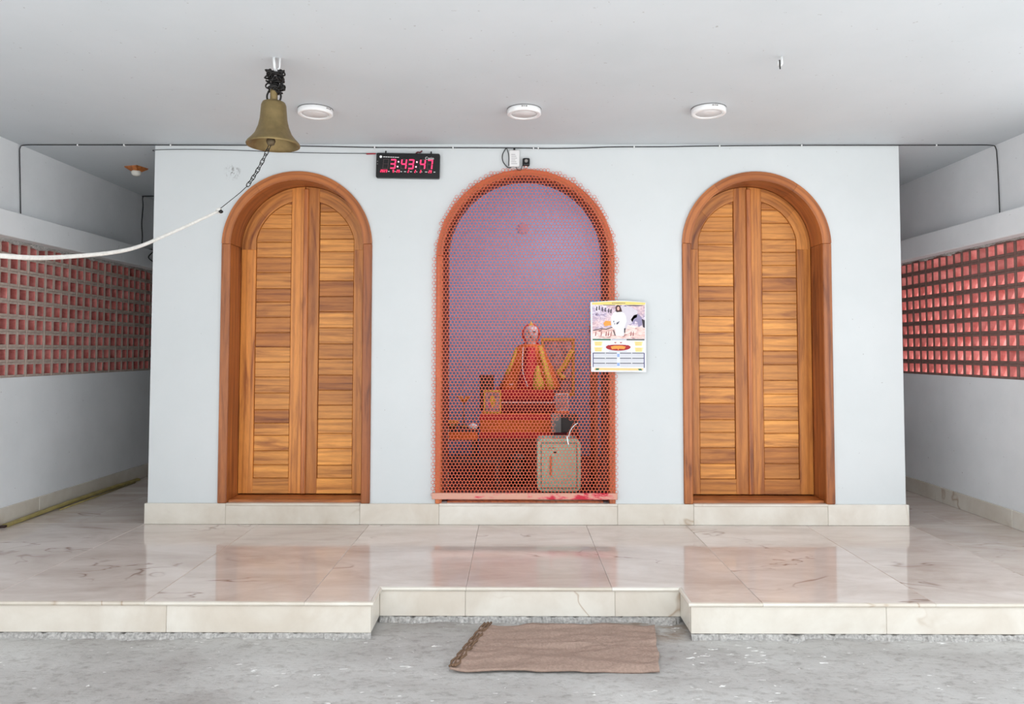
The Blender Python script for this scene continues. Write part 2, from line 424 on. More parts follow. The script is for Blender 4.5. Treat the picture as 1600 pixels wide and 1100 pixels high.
# terracotta screen blocks: one hollow block each
BH = (B1-B0)/9
def block_mesh(face):
    bm = bmesh.new(); hw, hh, d = BP/2-.0001, BH/2-.0001, .064; iw, ih = .0402, .0415; c = .004
    def ring(w, h, y): return [bm.verts.new((sx*w, y, sz*h)) for sx, sz in ((-1, -1), (1, -1), (1, 1), (-1, 1))]
    R = [ring(hw, hh, d), ring(hw, hh, c), ring(hw-c, hh-c, 0), ring(iw+.002, ih+.002, 0), ring(iw, ih, .004), ring(iw*.97, ih*.97, d)]
    for q, (a, b) in enumerate(zip(R, R[1:]+R[:1])):
        for k in range(4):
            f = bm.faces.new((a[k], a[(k+1) % 4], b[(k+1) % 4], b[k])); f.material_index = 1 if q in (3, 4) else 0
    bmesh.ops.recalc_face_normals(bm, faces=bm.faces)
    me = bpy.data.meshes.new('jali_block'); bm.to_mesh(me); bm.free()
    me.materials.append(face); me.materials.append(M['terra'])
    return me
BLK_WASHED = block_mesh(M['block_face']); BLK_BROWN = block_mesh(plain('brown_clay_face', (138, 106, 98), .9, var=.3, scale=25))  # second block has a darker, browner face colour
def screen(name, label, start, step, rot, ncol, depth_axis, blk):
    e = empty(name, (start[0], start[1], B0), label, 'block screen', kind='structure')
    for i in range(ncol):
        for j in range(9):
            o = bpy.data.objects.new('jali_block', blk); COL.objects.link(o); o.parent = e
            jit = random.uniform(-.0025, .0025)
            p = Vector(step)*(BP*(i+.5)); p[depth_axis] += jit
            o.location = (p[0], p[1], BH*(j+.5)); o.rotation_euler = (0, 0, rot)
screen('window_1', 'terracotta block screen with dull red holes in the wall beside the bell rope', (WL-.015, SCR0, B0), (0, 1, 0), PI/2, NCOL, 0, BLK_WASHED)
screen('window_2', 'terracotta block screen with daylit pink holes in the wall of the darker passage', (WR+.015, SCR0, B0), (0, 1, 0), -PI/2, NCOL, 0, BLK_BROWN)

# ceiling
def ceiling():
    bm = bmesh.new()
    bm_box(bm, WL-1.1, WR+1.3, -4.6, -1.12, H, H+.16); bm_box(bm, WL-1.1, WR+.28, -1.12, .26, H, H+.16)  # unseen front overhang widened past the walls to block sun from the floor
    bm_box(bm, WL-1.1, CX0-.1, .26, YE+.2, H, H+.16); bm_box(bm, CX1+.1, WR+.28, .26, YE+.2, H, H+.16)
    st(from_bm('ceiling', bm, M['ceil']), 'plain white painted ceiling of the porch', 'ceiling')
ceiling()

# ground, built uneven
def ground():
    bm = bmesh.new(); nx, ny = 190, 110; x0, x1, y0, y1 = -4.26, 6.5, -6.0, -1.5
    g = []
    for j in range(ny+1):
        row = []
        for i in range(nx+1):
            x = x0+(x1-x0)*i/nx; y = y0+(y1-y0)*j/ny
            z = GZ+.012*noise.fractal(Vector((x*1.3, y*2.2, 0)), 1, 2, 4)+.004*noise.noise(Vector((x*9, y*14, 3)))
            row.append(bm.verts.new((x, y, z)))
        g.append(row)
    for j in range(ny):
        for i in range(nx): bm.faces.new((g[j][i], g[j][i+1], g[j+1][i+1], g[j+1][i]))
    st(from_bm('ground', bm, M['concrete'], smooth=True), 'rough unfinished grey concrete ground before the marble step', 'ground')
    st(box('ground_yard', (-40, 40, -40, 40, -.5, -.24), plain('pale_yard', (205, 206, 206), .9, var=.15, scale=2)), 'pale open yard around the porch', 'ground')
ground()
st(box('wall_boundary', (-5.35, -5.15, -5.0, 5.2, -.3, 3.22), M['mortar']), 'plastered boundary wall beyond the dull red block screen', 'wall')
st(box('pillar', (-2.78, -2.48, -4.2, -3.9, GZ-.05, H), M['sidewhite'], bev=.01), 'square white pillar at the porch edge holding the bell rope', 'pillar')

#st(box('wall_boundary_rear', (-5.35, 5.2, 3.1, 3.3, -.3, 3.22), M['mortar']), 'plastered boundary wall behind the end of the passages', 'wall')
# ------------------------------------------------------------------ marble platform
def front_y(x): return YN if NL < x < NR else YF
def platform():
    core = bmesh.new()
    bm_box(core, WL, NL-.028, YF+.045, YE, -.3, -.021); bm_box(core, NL-.028, NR+.028, YN+.045, YE, -.3, -.021); bm_box(core, NR+.028, WR, YF+.045, YE, -.3, -.021)
    fl = st(from_bm('floor', core, M['mortar']), 'raised cream marble platform with a notch cut in its front edge', 'floor')
    xs = [WL, -3.1, -2.14, -1.215, -.297, .6, 1.435, 2.43, 3.3, WR]; g = .0008
    for a, b in zip(xs, xs[1:]):
        pts = [(a+g, -.03 if (a > SL-.1 and b < SR+.1) else 0.0), (a+g, front_y(a+g)+.004)]
        for e in (NL, NR):
            if a < e < b:
                sh = -.004 if e == NL else .004
                ya, yb = front_y(e-.001)+.004, front_y(e+.001)+.004
                pts += [(e+sh, ya), (e+sh, yb)]
        pts += [(b-g, front_y(b-g)+.004), (b-g, pts[0][1])]
        prism('marble_slab', pts, -.022, 0, M['floor_marble'], fl, plane='XY', bev=.0025)
    for (a, b) in ((WL, -3.68), (-3.68, SL-.0), (SR, 3.7), (3.7, WR)):
        for (c, d) in ((0.0, 1.3), (1.3, 2.6), (2.6, 3.9), (3.9, YE)):
            box('marble_slab', (a+g, b-g, c+g, d-g, -.022, 0), M['floor_marble'], fl, bev=.002)
    def nose(a, b, ax, v, sgn):
        # half-round marble edging along the step: axis, position, outward direction
        bm = bmesh.new(); pr_ = [(0, -.022), (.013, -.022), (.018, -.017), (.02, -.011), (.018, -.005), (.013, -.001), (0, 0)]
        R_ = []
        for t_ in (a, b): R_.append([bm.verts.new((t_, v+sgn*d, z) if ax == 'x' else (v+sgn*d, t_, z)) for d, z in pr_])
        n_ = len(pr_)
        for k in range(n_): bm.faces.new((R_[0][k], R_[0][(k+1) % n_], R_[1][(k+1) % n_], R_[1][k]))
        bm.faces.new(R_[0]); bm.faces.new(R_[1]); from_bm('edge_moulding', bm, M['tile_marble'], fl)
    for a, b in zip(xs, xs[1:]):
        for c, d in ((WL, NL+.016), (NR-.016, WR)):
            if min(b, d)-max(a, c) > .01: nose(max(a, c)+g, min(b, d)-g, 'x', YF+.0035, -1)
        c, d = NL-.004, NR+.004
        if min(b, d)-max(a, c) > .01: nose(max(a, c)+g, min(b, d)-g, 'x', YN+.0035, -1)
    nose(YF+.003, YN+.003, 'y', NL-.0035, 1); nose(YF+.003, YN+.003, 'y', NR+.0035, -1)
    def riser(a, b, y): box('riser_tile', (a+g, b-g, y, y+.03, -.178, -.022), M['tile_marble'], fl, bev=.002)
    for a, b in ((WL, -3.2), (-3.2, -2.018), (-2.018, NL)): riser(a, b, YF)
    for a, b in ((NL+.0, -.302), (-.302, .62), (.62, NR)): riser(a, b, YN)
    for a, b in ((NR, 2.151), (2.151, 3.25), (3.25, WR)): riser(a, b, YF)
    for x0, x1 in ((NL-.03, NL), (NR, NR+.03)):
        box('riser_tile', (x0, x1, YF+.031, YN+.03, -.178, -.022), M['tile_marble'], fl, bev=.002)
    # crumbling mortar bed left open under the tiles
    def crumbs(a, b, y, k):
        bm = bmesh.new(); n = int((b-a)/.012); prof = []
        for i in range(n+1):
            x = a+(b-a)*i/n
            q = noise.fractal(Vector((x*6.5, k*7.7, 0)), .7, 2.1, 6); q2 = noise.noise(Vector((x*28, k*3.1, 5)))
            out = .004+.05*max(-.3, q); up = -.180-.016*max(0, q2)
            prof.append([bm.verts.new(c) for c in ((x, y+.06, up), (x, y+.004-out*.4, up), (x, y-out, -.192+.008*q2), (x, y-out-.012, GZ-.02), (x, y+.06, GZ-.02))])
        for p, q in zip(prof, prof[1:]):
            for i in range(4): bm.faces.new((p[i], p[i+1], q[i+1], q[i]))
        o = from_bm('mortar_bed', bm, M['mortar'], fl)
    crumbs(WL, NL, YF, 1); crumbs(NL, NR, YN, 2); crumbs(NR, WR, YF, 3)
platform()

def plinth():
    e = empty('baseboard_front', (0, -.03, 0), 'cream marble plinth running under the two doors and the arch', 'plinth', kind='structure')
    xs = [-3.103, -2.421, -1.295, -.631, .862, 1.499, 2.62, 3.297]
    for i, (a, b) in enumerate(zip(xs, xs[1:])):
        sill = i in (1, 3, 5)
        box('plinth_tile', (a+.0008, b-.0008, -.03, .0, .0, PLH-(.016 if sill else 0)), M['tile_marble'], e, bev=.0025)
        if sill: box('sill_slab', (a+.001, b-.001, -.036, .02, PLH-.016, PLH+.004), M['tile_marble'], e, bev=.004)
    for x0, x1 in ((SL-.014, SL), (SR, SR+.012)):
        box('plinth_tile', (x0, x1, .0, YE, 0, PLH), M['tile_marble'], e, bev=.0025)
plinth()

# ------------------------------------------------------------------ arched frames and doors
def arch_frame(e, cx, cz, r, w, y0, y1, mz, ma, zb=PLH):
    for s in (-1, 1):
        a, b = sorted((cx+s*r, cx+s*(r-w)))
        box('jamb', (a, b, y0, y1, zb, cz+.02), mz, e, bev=.006)
    th0 = math.asin(.02/r)
    angs = [th0, PI*.31, PI*.69, PI-th0]
    for a0, a1 in zip(angs, angs[1:]):
        n = 18
        pts = arc(cx, cz, r, a0+.001, a1-.001, n)+arc(cx, cz, r-w, a1-.001, a0+.001, n)
        prism('arch_piece', pts, y0, y1, ma, e, bev=.0)
def clip_plank(za, zb, xi, xo, s, cx, cz, R):
    """plank between heights za..zb from inner offset xi to outer offset xo (side s), clipped by the arch circle R"""
    def lim(z): return xo if z <= cz else min(xo, math.sqrt(max(0, R*R-(z-cz)**2)))
    n = 6; outer = []
    for i in range(n+1):
        z = za+(zb-za)*i/n; x = lim(z)
        if x > xi+.004: outer.append((x, z))
    if len(outer) < 2: return None
    pts = [(xi, za)]+outer
    if outer[-1][0] > xi+.006: pts.append((xi, outer[-1][1]))
    return [(cx+s*x, z) for x, z in pts]
def door(name, label, D, seed, astr):
    rnd = random.Random(seed); cx, cz, r = D
    e = empty(name, (cx, .0, PLH), label, 'door', kind='structure')
    arch_frame(e, cx, cz, r, FW, -.02, .27, M['frame_wood'], M['frame_arch'])
    box('threshold', (cx-r+FW, cx+r-FW, .021, .29, PLH-.02, .196), M['frame_arch'], e, bev=.004)
    ri = r-FW-.003; yl = .235; z0 = .206
    for s in (-1, 1):
        gap = .003
        back = [(cx+s*gap, z0), (cx+s*ri, z0)]+[(cx+s*x, z) for x, z in [(ri*math.cos(a), cz+ri*math.sin(a)) for a in [PI/2*i/20 for i in range(20)]]]+[(cx+s*gap, cz+ri)]
        leaf = prism('door_leaf', back, yl+.02, yl+.04, M['wood_z'], e)
        xi = .12 if s*astr < 0 else .125; xo = .435; R = .445
        # stiles
        prism('stile', [(cx+s*gap, z0), (cx+s*xi, z0), (cx+s*xi, cz+math.sqrt(ri**2-xi**2))]+[(cx+s*x, cz+math.sqrt(ri**2-x*x)) for x in (.09, .06, .03, gap)], yl, yl+.02, M['wood_z'], leaf, bev=.002)
        box('stile', (*sorted((cx+s*xo, cx+s*ri)), yl, yl+.02, z0, cz), M['wood_z'], leaf, bev=.002)
        box('rail', (*sorted((cx+s*xi, cx+s*xo)), yl, yl+.02, z0, .337), M['wood_x'], leaf, bev=.002)
        # curved top rail in two lengths
        def ang(rad, x): return math.acos(min(1, x/rad))
        for q0, q1 in ((0, .52), (.52, 1)):
            n = 10
            o_ = [(ri*math.cos(t), ri*math.sin(t)) for t in [ang(ri, xi)*(q0+(q1-q0)*i/n) for i in range(n+1)]]
            i_ = [(min(xo, R*math.cos(t)), R*math.sin(t)) for t in [ang(R, xi)*(q1+(q0-q1)*i/n) for i in range(n+1)]]
            prism('curved_rail', [(cx+s*x, cz+z) for x, z in o_+i_], yl, yl+.02, M['wood_arc'], leaf, bev=.0015)
        # planks
        z = .337; top = cz+math.sqrt(R*R-xi*xi)
        while z < top-.02:
            h = rnd.uniform(.108, .146); zt = min(z+h, top)
            if top-zt < .05: zt = top
            pts = clip_plank(z+.0016, zt-.0016, xi+.0025, xo-.0025, s, cx, cz, R-.0025)
            if pts: prism('plank', pts, yl+.009+rnd.uniform(0, .002), yl+.02, M['wood_x'], leaf, bev=.0045)
            z = zt
        if s == astr:
            box('astragal', (*sorted((cx-s*.012, cx+s*.03)), yl-.016, yl, z0, cz+ri-.02), M['frame_wood'], leaf, bev=.005)
door('door_1', 'arched teak double door beside the brass bell and rope', D1, 3, 1)
door('door_2', 'arched teak double door beyond the hanging calendar', D2, 5, 1)
def centre_frame():
    e = empty('window_5', (CA[0], 0, PLH), 'reddish teak arched frame around the netted opening', 'arch frame', kind='structure')
    arch_frame(e, *CA, CFW, -.02, .08, M['orange_wood'], M['orange_arch'])
    arch_frame(e, CA[0], 2.272, .74, .078, .081, .2, M['dark_frame'], M['dark_frame'])
    box('threshold', (CA[0]-.66, CA[0]+.66, .021, .26, PLH-.02, .185), M['orange_wood'], e, bev=.004)
centre_frame()
def stickers():
    e = empty('jamb_label', (-.57, .14, .5), 'white printed label strip stuck upright on the inner jamb behind the net', 'label')
    mt = pmat('label_print', (206, 190, 176)); xx = CA[0]-.6605
    for z0, z1 in ((.30, .43), (.62, .78), (1.18, 1.34)):
        box('label_strip', (xx, xx+.002, .1, .135, z0, z1), mt, e)
        for k in range(4): box('lettering', (xx+.002, xx+.0026, .106, .129, z0+.012+k*.03, z0+.03+k*.03), M['maroon'], e)
stickers()

# ------------------------------------------------------------------ orange net
def net():
    e = empty('plastic_net', (CA[0], -.035, .21), 'orange hexagonal plastic net stretched over the middle arch, torn low down', 'net')
    bm = bmesh.new(); p = .0293; hr = p/math.sqrt(3); dz = 1.5*hr; s_in = .815
    cx, cz, a, b, nexp = CA[0], 2.10, .785, .912, 2.25
    hole = [(.333, .854), (.366, .892), (.409, .897), (.479, .881), (.507, .856), (.457, .801), (.43, .747), (.339, .742)]
    def in_hole(x, z):
        c = False; n = len(hole)
        for i in range(n):
            (x1, z1), (x2, z2) = hole[i], hole[(i+1) % n]
            if (z1 > z) != (z2 > z) and x < (x2-x1)*(z-z1)/(z2-z1)+x1: c = not c
        return c
    def inside(x, z):
        if z < .235: return False
        w = noise.noise(Vector((x*6, z*6, 0)))*.008
        if z < cz: return -.785+w < x-cx < (.775+w if z > 1.9 else .768+w)
        return (abs((x-cx)/(a+w)))**nexp+((z-cz)/(b+w))**nexp < 1
    vd = {}
    def yoff(x, z):
        edge = max(0, abs(x-cx)-.6)
        return -.034-.006*noise.noise(Vector((x*2.3, z*1.7, 1)))-.02*max(0, x-cx-.68)*(1+math.sin(z*3))
    def vert(x, z):
        k = (round(x*4000), round(z*4000))
        if k not in vd: vd[k] = bm.verts.new((x, yoff(x, z), z))
        return vd[k]
    rows = int(2.9/dz)+2
    for j in range(rows):
        z = .225+j*dz
        for i in range(-29, 30):
            x = cx+(i+(.5 if j % 2 else 0))*p
            if not inside(x, z) or in_hole(x, z): continue
            pts = [(x+hr*math.cos(PI/6+PI/3*k), z+hr*math.sin(PI/6+PI/3*k)) for k in range(6)]
            O = [vert(*q) for q in pts]
            I = [bm.verts.new((x+(q[0]-x)*s_in, yoff(x, z), z+(q[1]-z)*s_in)) for q in pts]
            for k in range(6): bm.faces.new((O[k], O[(k+1) % 6], I[(k+1) % 6], I[k]))
    for f in bm.faces: f.normal_update()
    me = bpy.data.meshes.new('mesh_sheet'); bm.to_mesh(me); bm.free()
    o = finish('mesh_sheet', me, M['net'], e)
    md = o.modifiers.new('thickness', 'SOLIDIFY'); md.thickness = .0022; md.offset = 0
    # batten with smears of red paint
    t = NT('paint_smeared_batten'); v = t.coords((1, 1, 3)); nz = t.noise(v, 7, 5, .65, .4)
    sx = t.n('ShaderNodeSeparateXYZ'); tc = t.n('ShaderNodeTexCoord'); t.l(tc.outputs['Object'], sx.inputs[0])
    ad = t.n('ShaderNodeMath', operation='MULTIPLY_ADD'); ad.inputs[1].default_value = .12; t.l(sx.outputs[0], ad.inputs[0]); t.l(nz, ad.inputs[2])
    t.col(t.ramp(ad.outputs[0], [(.53, lin((214, 158, 138))), (.58, lin((222, 120, 120))), (.64, lin((196, 22, 52)))])); t.set(Roughness=.55)
    box('batten', (-.69, .86, -.05, -.021, .214, .266), t.m, e, bev=.003)
    tube('white_thread', spline([(.452, -.042, .735), (.47, -.046, .79), (.5, -.045, .83), (.53, -.041, .85)], 6), .003, M['white_plastic'], e, sides=6)
    tube('white_thread', spline([(.44, -.042, .74), (.445, -.048, .70), (.452, -.046, .67)], 6), .006, M['white_plastic'], e, sides=6)
net()

# ------------------------------------------------------------------ inside the shrine
def text_free_picture(name, label, x0, x1, z0, z1, y, border, bmat, pm, extras=()):
    e = empty(name, ((x0+x1)/2, y, z0), label, 'picture')
    for b in ((x0, x1, z0, z0+border), (x0, x1, z1-border, z1), (x0, x0+border, z0+border, z1-border), (x1-border, x1, z0+border, z1-border)):
        box('frame_bar', (b[0], b[1], y-.02, y+.01, b[2], b[3]), bmat, e, bev=.003)
    box('print', (x0+border, x1-border, y-.004, y+.008, z0+border, z1-border), pm, e)
    for pts, mt in extras: prism('printed_shape', pts, y-.007, y-.004, mt, e)
    return e
def ell(cx, cz, a, b, n=18): return [(cx+a*math.cos(2*PI*i/n), cz+b*math.sin(2*PI*i/n)) for i in range(n)]
def shrine():
    al = empty('altar', (.12, 1.2, .165), 'tiered altar draped in red and maroon cloth behind the net', 'altar')
    box('base_tier', (-.35, .58, 1.15, 2.6, .165, .59), M['brick_cloth'], al, bev=.01)
    box('lower_tier', (-.345, .575, 1.16, 2.6, .59, .812), M['orange_cloth'], al, bev=.01)
    box('middle_tier', (-.22, .42, 1.4, 2.6, .812, .925), M['maroon'], al, bev=.008)
    box('upper_tier', (-.22, .415, 1.6, 2.34, .925, 1.03), M['red'], al, bev=.008)
    for (a, b, y, z0, z1, mt) in ((-.35, .58, 1.145, .765, .815, M['red']), (-.352, .582, 1.143, .585, .64, M['red']), (-.22, .42, 1.392, .915, .928, M['white_plastic']), (-.22, .415, 1.593, .96, 1.034, M['red'])):
        box('cloth_band', (a, b, y, y+.012, z0, z1), mt, al, bev=.003)
    # statue ------------------------------------------------
    sx, sy = .17, 1.95
    s = empty('statue', (sx, sy, 1.03), 'seated statue in a saffron robe on top of the altar', 'statue')
    def loft(name, secs, mat, parent, seg=40, fold=0.0):
        bm = bmesh.new(); rings = []
        for (z, cx, cy, a, b) in secs:
            rg = []
            for k in range(seg):
                t = 2*PI*k/seg; f = 1+fold*math.sin(9*t+z*6)*max(0, min(1, (1.5-z)*2.5))
                rg.append(bm.verts.new((cx+a*f*math.cos(t), cy+b*f*math.sin(t), z)))
            rings.append(rg)
        for p, q in zip(rings, rings[1:]):
            for k in range(seg): bm.faces.new((p[k], p[(k+1) % seg], q[(k+1) % seg], q[k]))
        bm.faces.new(rings[0]); bm.faces.new(rings[-1])
        return from_bm(name, bm, mat, parent, smooth=True)
    body = [(1.037, sx, sy-.06, .30, .24), (1.09, sx, sy-.06, .31, .24), (1.16, sx, sy-.03, .27, .19), (1.27, sx, sy, .2, .13), (1.4, sx, sy, .165, .11), (1.47, sx, sy, .14, .09), (1.51, sx, sy, .09, .07), (1.53, sx+.01, sy, .05, .05), (1.555, sx+.012, sy-.005, .05, .055),
            (1.575, sx+.013, sy-.01, .062, .07), (1.61, sx+.013, sy-.01, .074, .083), (1.65, sx+.013, sy-.005, .08, .09), (1.69, sx+.013, sy, .078, .088), (1.72, sx+.013, sy, .06, .07), (1.735, sx+.013, sy, .03, .035)]
    fig = loft('figure', body, M['skin'], s, 36)
    hx = sx+.013
    prism('nose', [(hx-.012, 1.625), (hx+.012, 1.625), (hx+.004, 1.66), (hx-.004, 1.66)], sy-.112, sy-.085, M['skin'], fig, bev=.003)
    for q in (-1, 1):
        prism('eye', ell(hx+q*.03, 1.652, .014, .005, 10), sy-.094, sy-.07, M['dark'], fig)
        prism('brow', ell(hx+q*.03, 1.667, .018, .0035, 10), sy-.094, sy-.07, M['dark'], fig)
        lathe('ear', [(0, -.02), (.01, -.01), (.012, .008), (0, .02)], (hx+q*.08, sy, 1.645), M['skin'], fig, seg=10)
    prism('mouth', ell(hx, 1.603, .022, .004, 12), sy-.094, sy-.07, M['maroon'], fig)
    loft('robe', [(1.037, sx-.0, sy-.06, .325, .27), (1.06, sx, sy-.06, .335, .27), (1.15, sx, sy-.03, .295, .22), (1.27, sx, sy, .25, .16), (1.4, sx, sy, .195, .13), (1.48, sx, sy, .165, .105), (1.515, sx, sy, .12, .085), (1.53, sx, sy, .07, .062)], M['orange_cloth'], s, 72, .035)
    # hood: open ring of cloth round the face, running down onto the shoulders
    bm = bmesh.new(); pr_ = []
    for i in range(25):
        t = -.32*PI+1.64*PI*i/24
        x, z = hx+.092*math.cos(t), 1.64+.105*math.sin(t)
        pr_.append((x, sy-.01, z))
    bm_tube(bm, [(hx+.12, sy-.02, 1.49)]+pr_+[(hx-.12, sy-.02, 1.49)], .012, 8)
    from_bm('hood', bm, M['red'], s, smooth=True)
    lathe('hood_crest', [(0, .05), (.012, .03), (.03, .012), (.04, 0), (0, -.005)], (hx, sy, 1.735), M['yellow'], s, seg=14)
    def drape(name, pts, w, mat, y_of):
        bm = bmesh.new(); L = []
        for i, (x, z, ww) in enumerate(pts):
            y = y_of(x, z); L.append([bm.verts.new((x+dx*ww, y+dy, z)) for dx, dy in ((-1, 0), (0, -.012), (1, 0), (0, .03))])
        for p, q in zip(L, L[1:]):
            for k in range(4): bm.faces.new((p[k], p[(k+1) % 4], q[(k+1) % 4], q[k]))
        bm.faces.new(L[0]); bm.faces.new(L[-1]); from_bm(name, bm, mat, s, smooth=True)
    yf = lambda x, z: sy-.06-.27*max(0, min(1, (1.56-z)/.45))*.98+.0
    drape('red_sash', [(sx+.0, 1.5, .05), (sx+.0, 1.35, .07), (sx-.02, 1.2, .1), (sx-.03, 1.05, .12)], .05, M['red'], lambda x, z: yf(x, z)-.006)
    drape('yellow_scarf', [(sx+.11, 1.51, .025), (sx+.13, 1.4, .03), (sx+.17, 1.25, .035), (sx+.2, 1.12, .04), (sx+.22, 1.045, .045)], .04, M['yellow'], lambda x, z: yf(x, z)+.02)
    drape('yellow_scarf', [(sx+.08, 1.3, .012), (sx+.075, 1.2, .04), (sx+.085, 1.1, .06), (sx+.09, 1.045, .065)], .04, M['yellow'], lambda x, z: yf(x, z)-.018)
    drape('gold_border', [(sx-.14, 1.49, .02), (sx-.19, 1.35, .022), (sx-.25, 1.2, .024)], .03, M['yellow'], lambda x, z: yf(x, z)+.07)
    tube('bead_string', spline([(sx-.075, yf(0, 1.5)-.03, 1.5), (sx-.085, yf(0, 1.35)-.03, 1.36), (sx-.08, yf(0, 1.22)-.03, 1.22), (sx-.03, yf(0, 1.08)-.035, 1.07)], 8), .005, M['white_plastic'], s, sides=6)
    # pictures ----------------------------------------------
    text_free_picture('framed_picture', 'large gilt framed picture behind the statue with a yellow garland', 0.31, .705, .927, 1.607, 2.42, .035, M['gold'], M['picture'])
    g = empty('garland', (.58, 2.34, 1.13), 'yellow flower garland hung over the large gilt picture', 'garland')
    gp = spline([(.66, 2.35, 1.44), (.62, 2.35, 1.36), (.57, 2.35, 1.26), (.51, 2.35, 1.2), (.56, 2.35, 1.14)], 5)
    for i, c in enumerate(gp):
        lathe('blossom', [(0, -.03), (.028, -.02), (.036, 0), (.028, .02), (0, .03)], (c[0], c[1], c[2]), M['yellow'], g, seg=9)
    text_free_picture('framed_picture', 'small yellow bordered picture of a deity shape leaning before the dark box', -.316, -.138, .815, 1.047, 1.34, .014, M['yellow'], M['picture'],
        [(ell(-.225, .935, .03, .06), M['yellow']), (ell(-.255, .90, .016, .025), M['pink'])])
    text_free_picture('framed_picture', 'small pale framed picture leaning below the large gilt one', .435, .572, .815, 1.0, 1.62, .012, M['white_plastic'], plain('pale_print', (206, 196, 206), .5, var=.3, scale=20))
    b = empty('dark_cabinet', (-.3, 1.8, .812), 'dark upright wooden cabinet behind the small yellow picture', 'cabinet')
    box('body', (-.374, -.23, 1.7, 1.98, .814, 1.165), M['dark'], b, bev=.006); box('top_board', (-.38, -.224, 1.69, 1.985, 1.165, 1.187), M['dark'], b, bev=.004)
    # side table, lamp and small things --------------------------------
    t = empty('side_table', (-.68, 1.2, .165), 'low side table with an orange cloth edge behind the net', 'table')
    box('table_top', (-1.0, -.365, .98, 1.5, .655, .68), M['dark'], t, bev=.004)
    box('cloth_edge', (-1.0, -.362, .97, .985, .585, .66), M['orange_cloth'], t, bev=.003)
    for x in (-.97, -.40):
        for y in (1.02, 1.45): box('leg', (x-.02, x+.02, y-.02, y+.02, .166, .655), M['dark'], t, bev=.003)
    l = empty('flower_stand', (-.513, 1.25, .68), 'slim stand with an orange lotus-shaped cup on the side table', 'lamp')
    lathe('base', [(0, 0), (.05, 0), (.05, .012), (.012, .03), (0, .03)], (-.513, 1.25, .681), M['brass'], l, seg=18)
    tube('stem', [(-.513, 1.25, .70), (-.513, 1.25, .94)], .006, M['brass'], l)
    lathe('cup', [(.006, 0), (.03, .012), (.042, .035), (.036, .037), (0, .02)], (-.513, 1.25, .93), M['flower'], l, seg=16)
    for k in range(6):
        a = 2*PI*k/6+.2; d = Vector((math.cos(a), math.sin(a), 0)); c0 = Vector((-.513, 1.25, .955))
        tube('petal', [c0+d*.03, c0+d*.045+Vector((0, 0, .025)), c0+d*.06+Vector((0, 0, .035)), c0+d*.078+Vector((0, 0, .03))], lambda q: .011*(1-.75*q), M['flower'], l, sides=6)
    bw = empty('flower_bowl', (-.6, 1.12, .68), 'bowl heaped with orange flowers on the side table', 'bowl')
    lathe('bowl', [(0, .0), (.04, 0), (.085, .05), (.08, .052), (.0, .03)], (-.63, 1.12, .681), M['brass'], bw, seg=20)
    for k in range(9):
        a = k*2.4; rr = .018*math.sqrt(k)
        lathe('blossom', [(0, -.018), (.022, -.01), (.026, .006), (0, .02)], (-.63+rr*math.cos(a), 1.12+rr*math.sin(a), .745), M['flower'], bw, seg=8)
    c = empty('white_conch', (-.33, 1.05, .66), 'small white conch shell at the end of the side table', 'shell')
    lathe('shell', [(0, -.028), (.02, -.02), (.034, 0), (.024, .018), (.008, .03), (0, .034)], (-.41, 1.04, .709), M['white_plastic'], c, seg=16, sx=1.6)
    d = empty('low_bench', (-.5, .8, .165), 'dark low bench on the chamber floor under the side table', 'bench')
    box('seat', (-.86, -.12, .66, .9, .40, .43), M['dark'], d, bev=.004)
    for x in (-.82, -.16): box('leg', (x-.02, x+.02, .68, .88, .166, .40), M['dark'], d, bev=.003)
    k = empty('cooking_pot', (-.02, .8, .165), 'dark metal pot standing on the chamber floor before the altar', 'pot')
    lathe('bowl', [(0, 0), (.07, 0), (.1, .06), (.1, .2), (.085, .26), (.095, .275), (.0, .26)], (.02, .85, .166), M['black_iron'], k, seg=24)
    lathe('lid', [(.098, .276), (.06, .3), (.012, .31), (.014, .33), (0, .335)], (.02, .85, .166), M['dark'], k, seg=24)
    # dark box seen through the tear
    q = empty('speaker_box', (.5, .95, .165), 'dark grey box seen through the tear in the net', 'box')
    box('side_panel', (.36, .452, .92, 1.12, .166, .835), M['grey'], q, bev=.002); box('front_panel', (.4525, .62, .95, 1.12, .62, .835), plain('charcoal_board', (84, 74, 72), .6), q, bev=.002)
    box('lower_cloth', (.4525, .62, .93, 1.12, .166, .62), M['maroon'], q, bev=.002)
    box('cloth_band', (.35, .625, .91, .919, .58, .665), M['maroon'], q, bev=.002)
    # tall dark leaf at the calendar side
    w = empty('tall_shutter', (.8, .7, .165), 'tall dark reddish shutter leaf standing behind the calendar edge of the arch', 'shutter')
    box('panel', (.745, .775, .62, 1.05, .185, 1.72), M['orange_wood'], w, bev=.004)
    for z in (.2, .9, 1.62): box('batten', (.735, .745, .63, 1.04, z, z+.08), M['dark'], w, bev=.003)
    # sage box
    g2 = empty('sage_box', (.4, .5, .185), 'sage green round cornered metal box on the sill inside the net', 'box')
    bm = bmesh.new(); bm_box(bm, .207, .597, .45, .75, .187, .658); bmesh.ops.recalc_face_normals(bm, faces=bm.faces)
    bmesh.ops.bevel(bm, geom=[e_ for e_ in bm.edges if abs(e_.verts[0].co.y-e_.verts[1].co.y) > .1], offset=.05, segments=5, affect='EDGES', profile=.5)
    from_bm('body', bm, M['sage'], g2)
    for bx in ((.237, .567, .618, .626), (.237, .567, .215, .223), (.237, .245, .223, .618), (.559, .567, .223, .618)):
        box('door_seam', (bx[0], bx[1], .446, .45, bx[2], bx[3]), plain('seam_line', (92, 110, 100), .6), g2)
    box('handle', (.319, .335, .428, .45, .33, .51), plain('orange_handle', (222, 120, 70), .5), g2, bev=.004)
    box('slot', (.31, .375, .446, .45, .575, .583), M['dark'], g2)
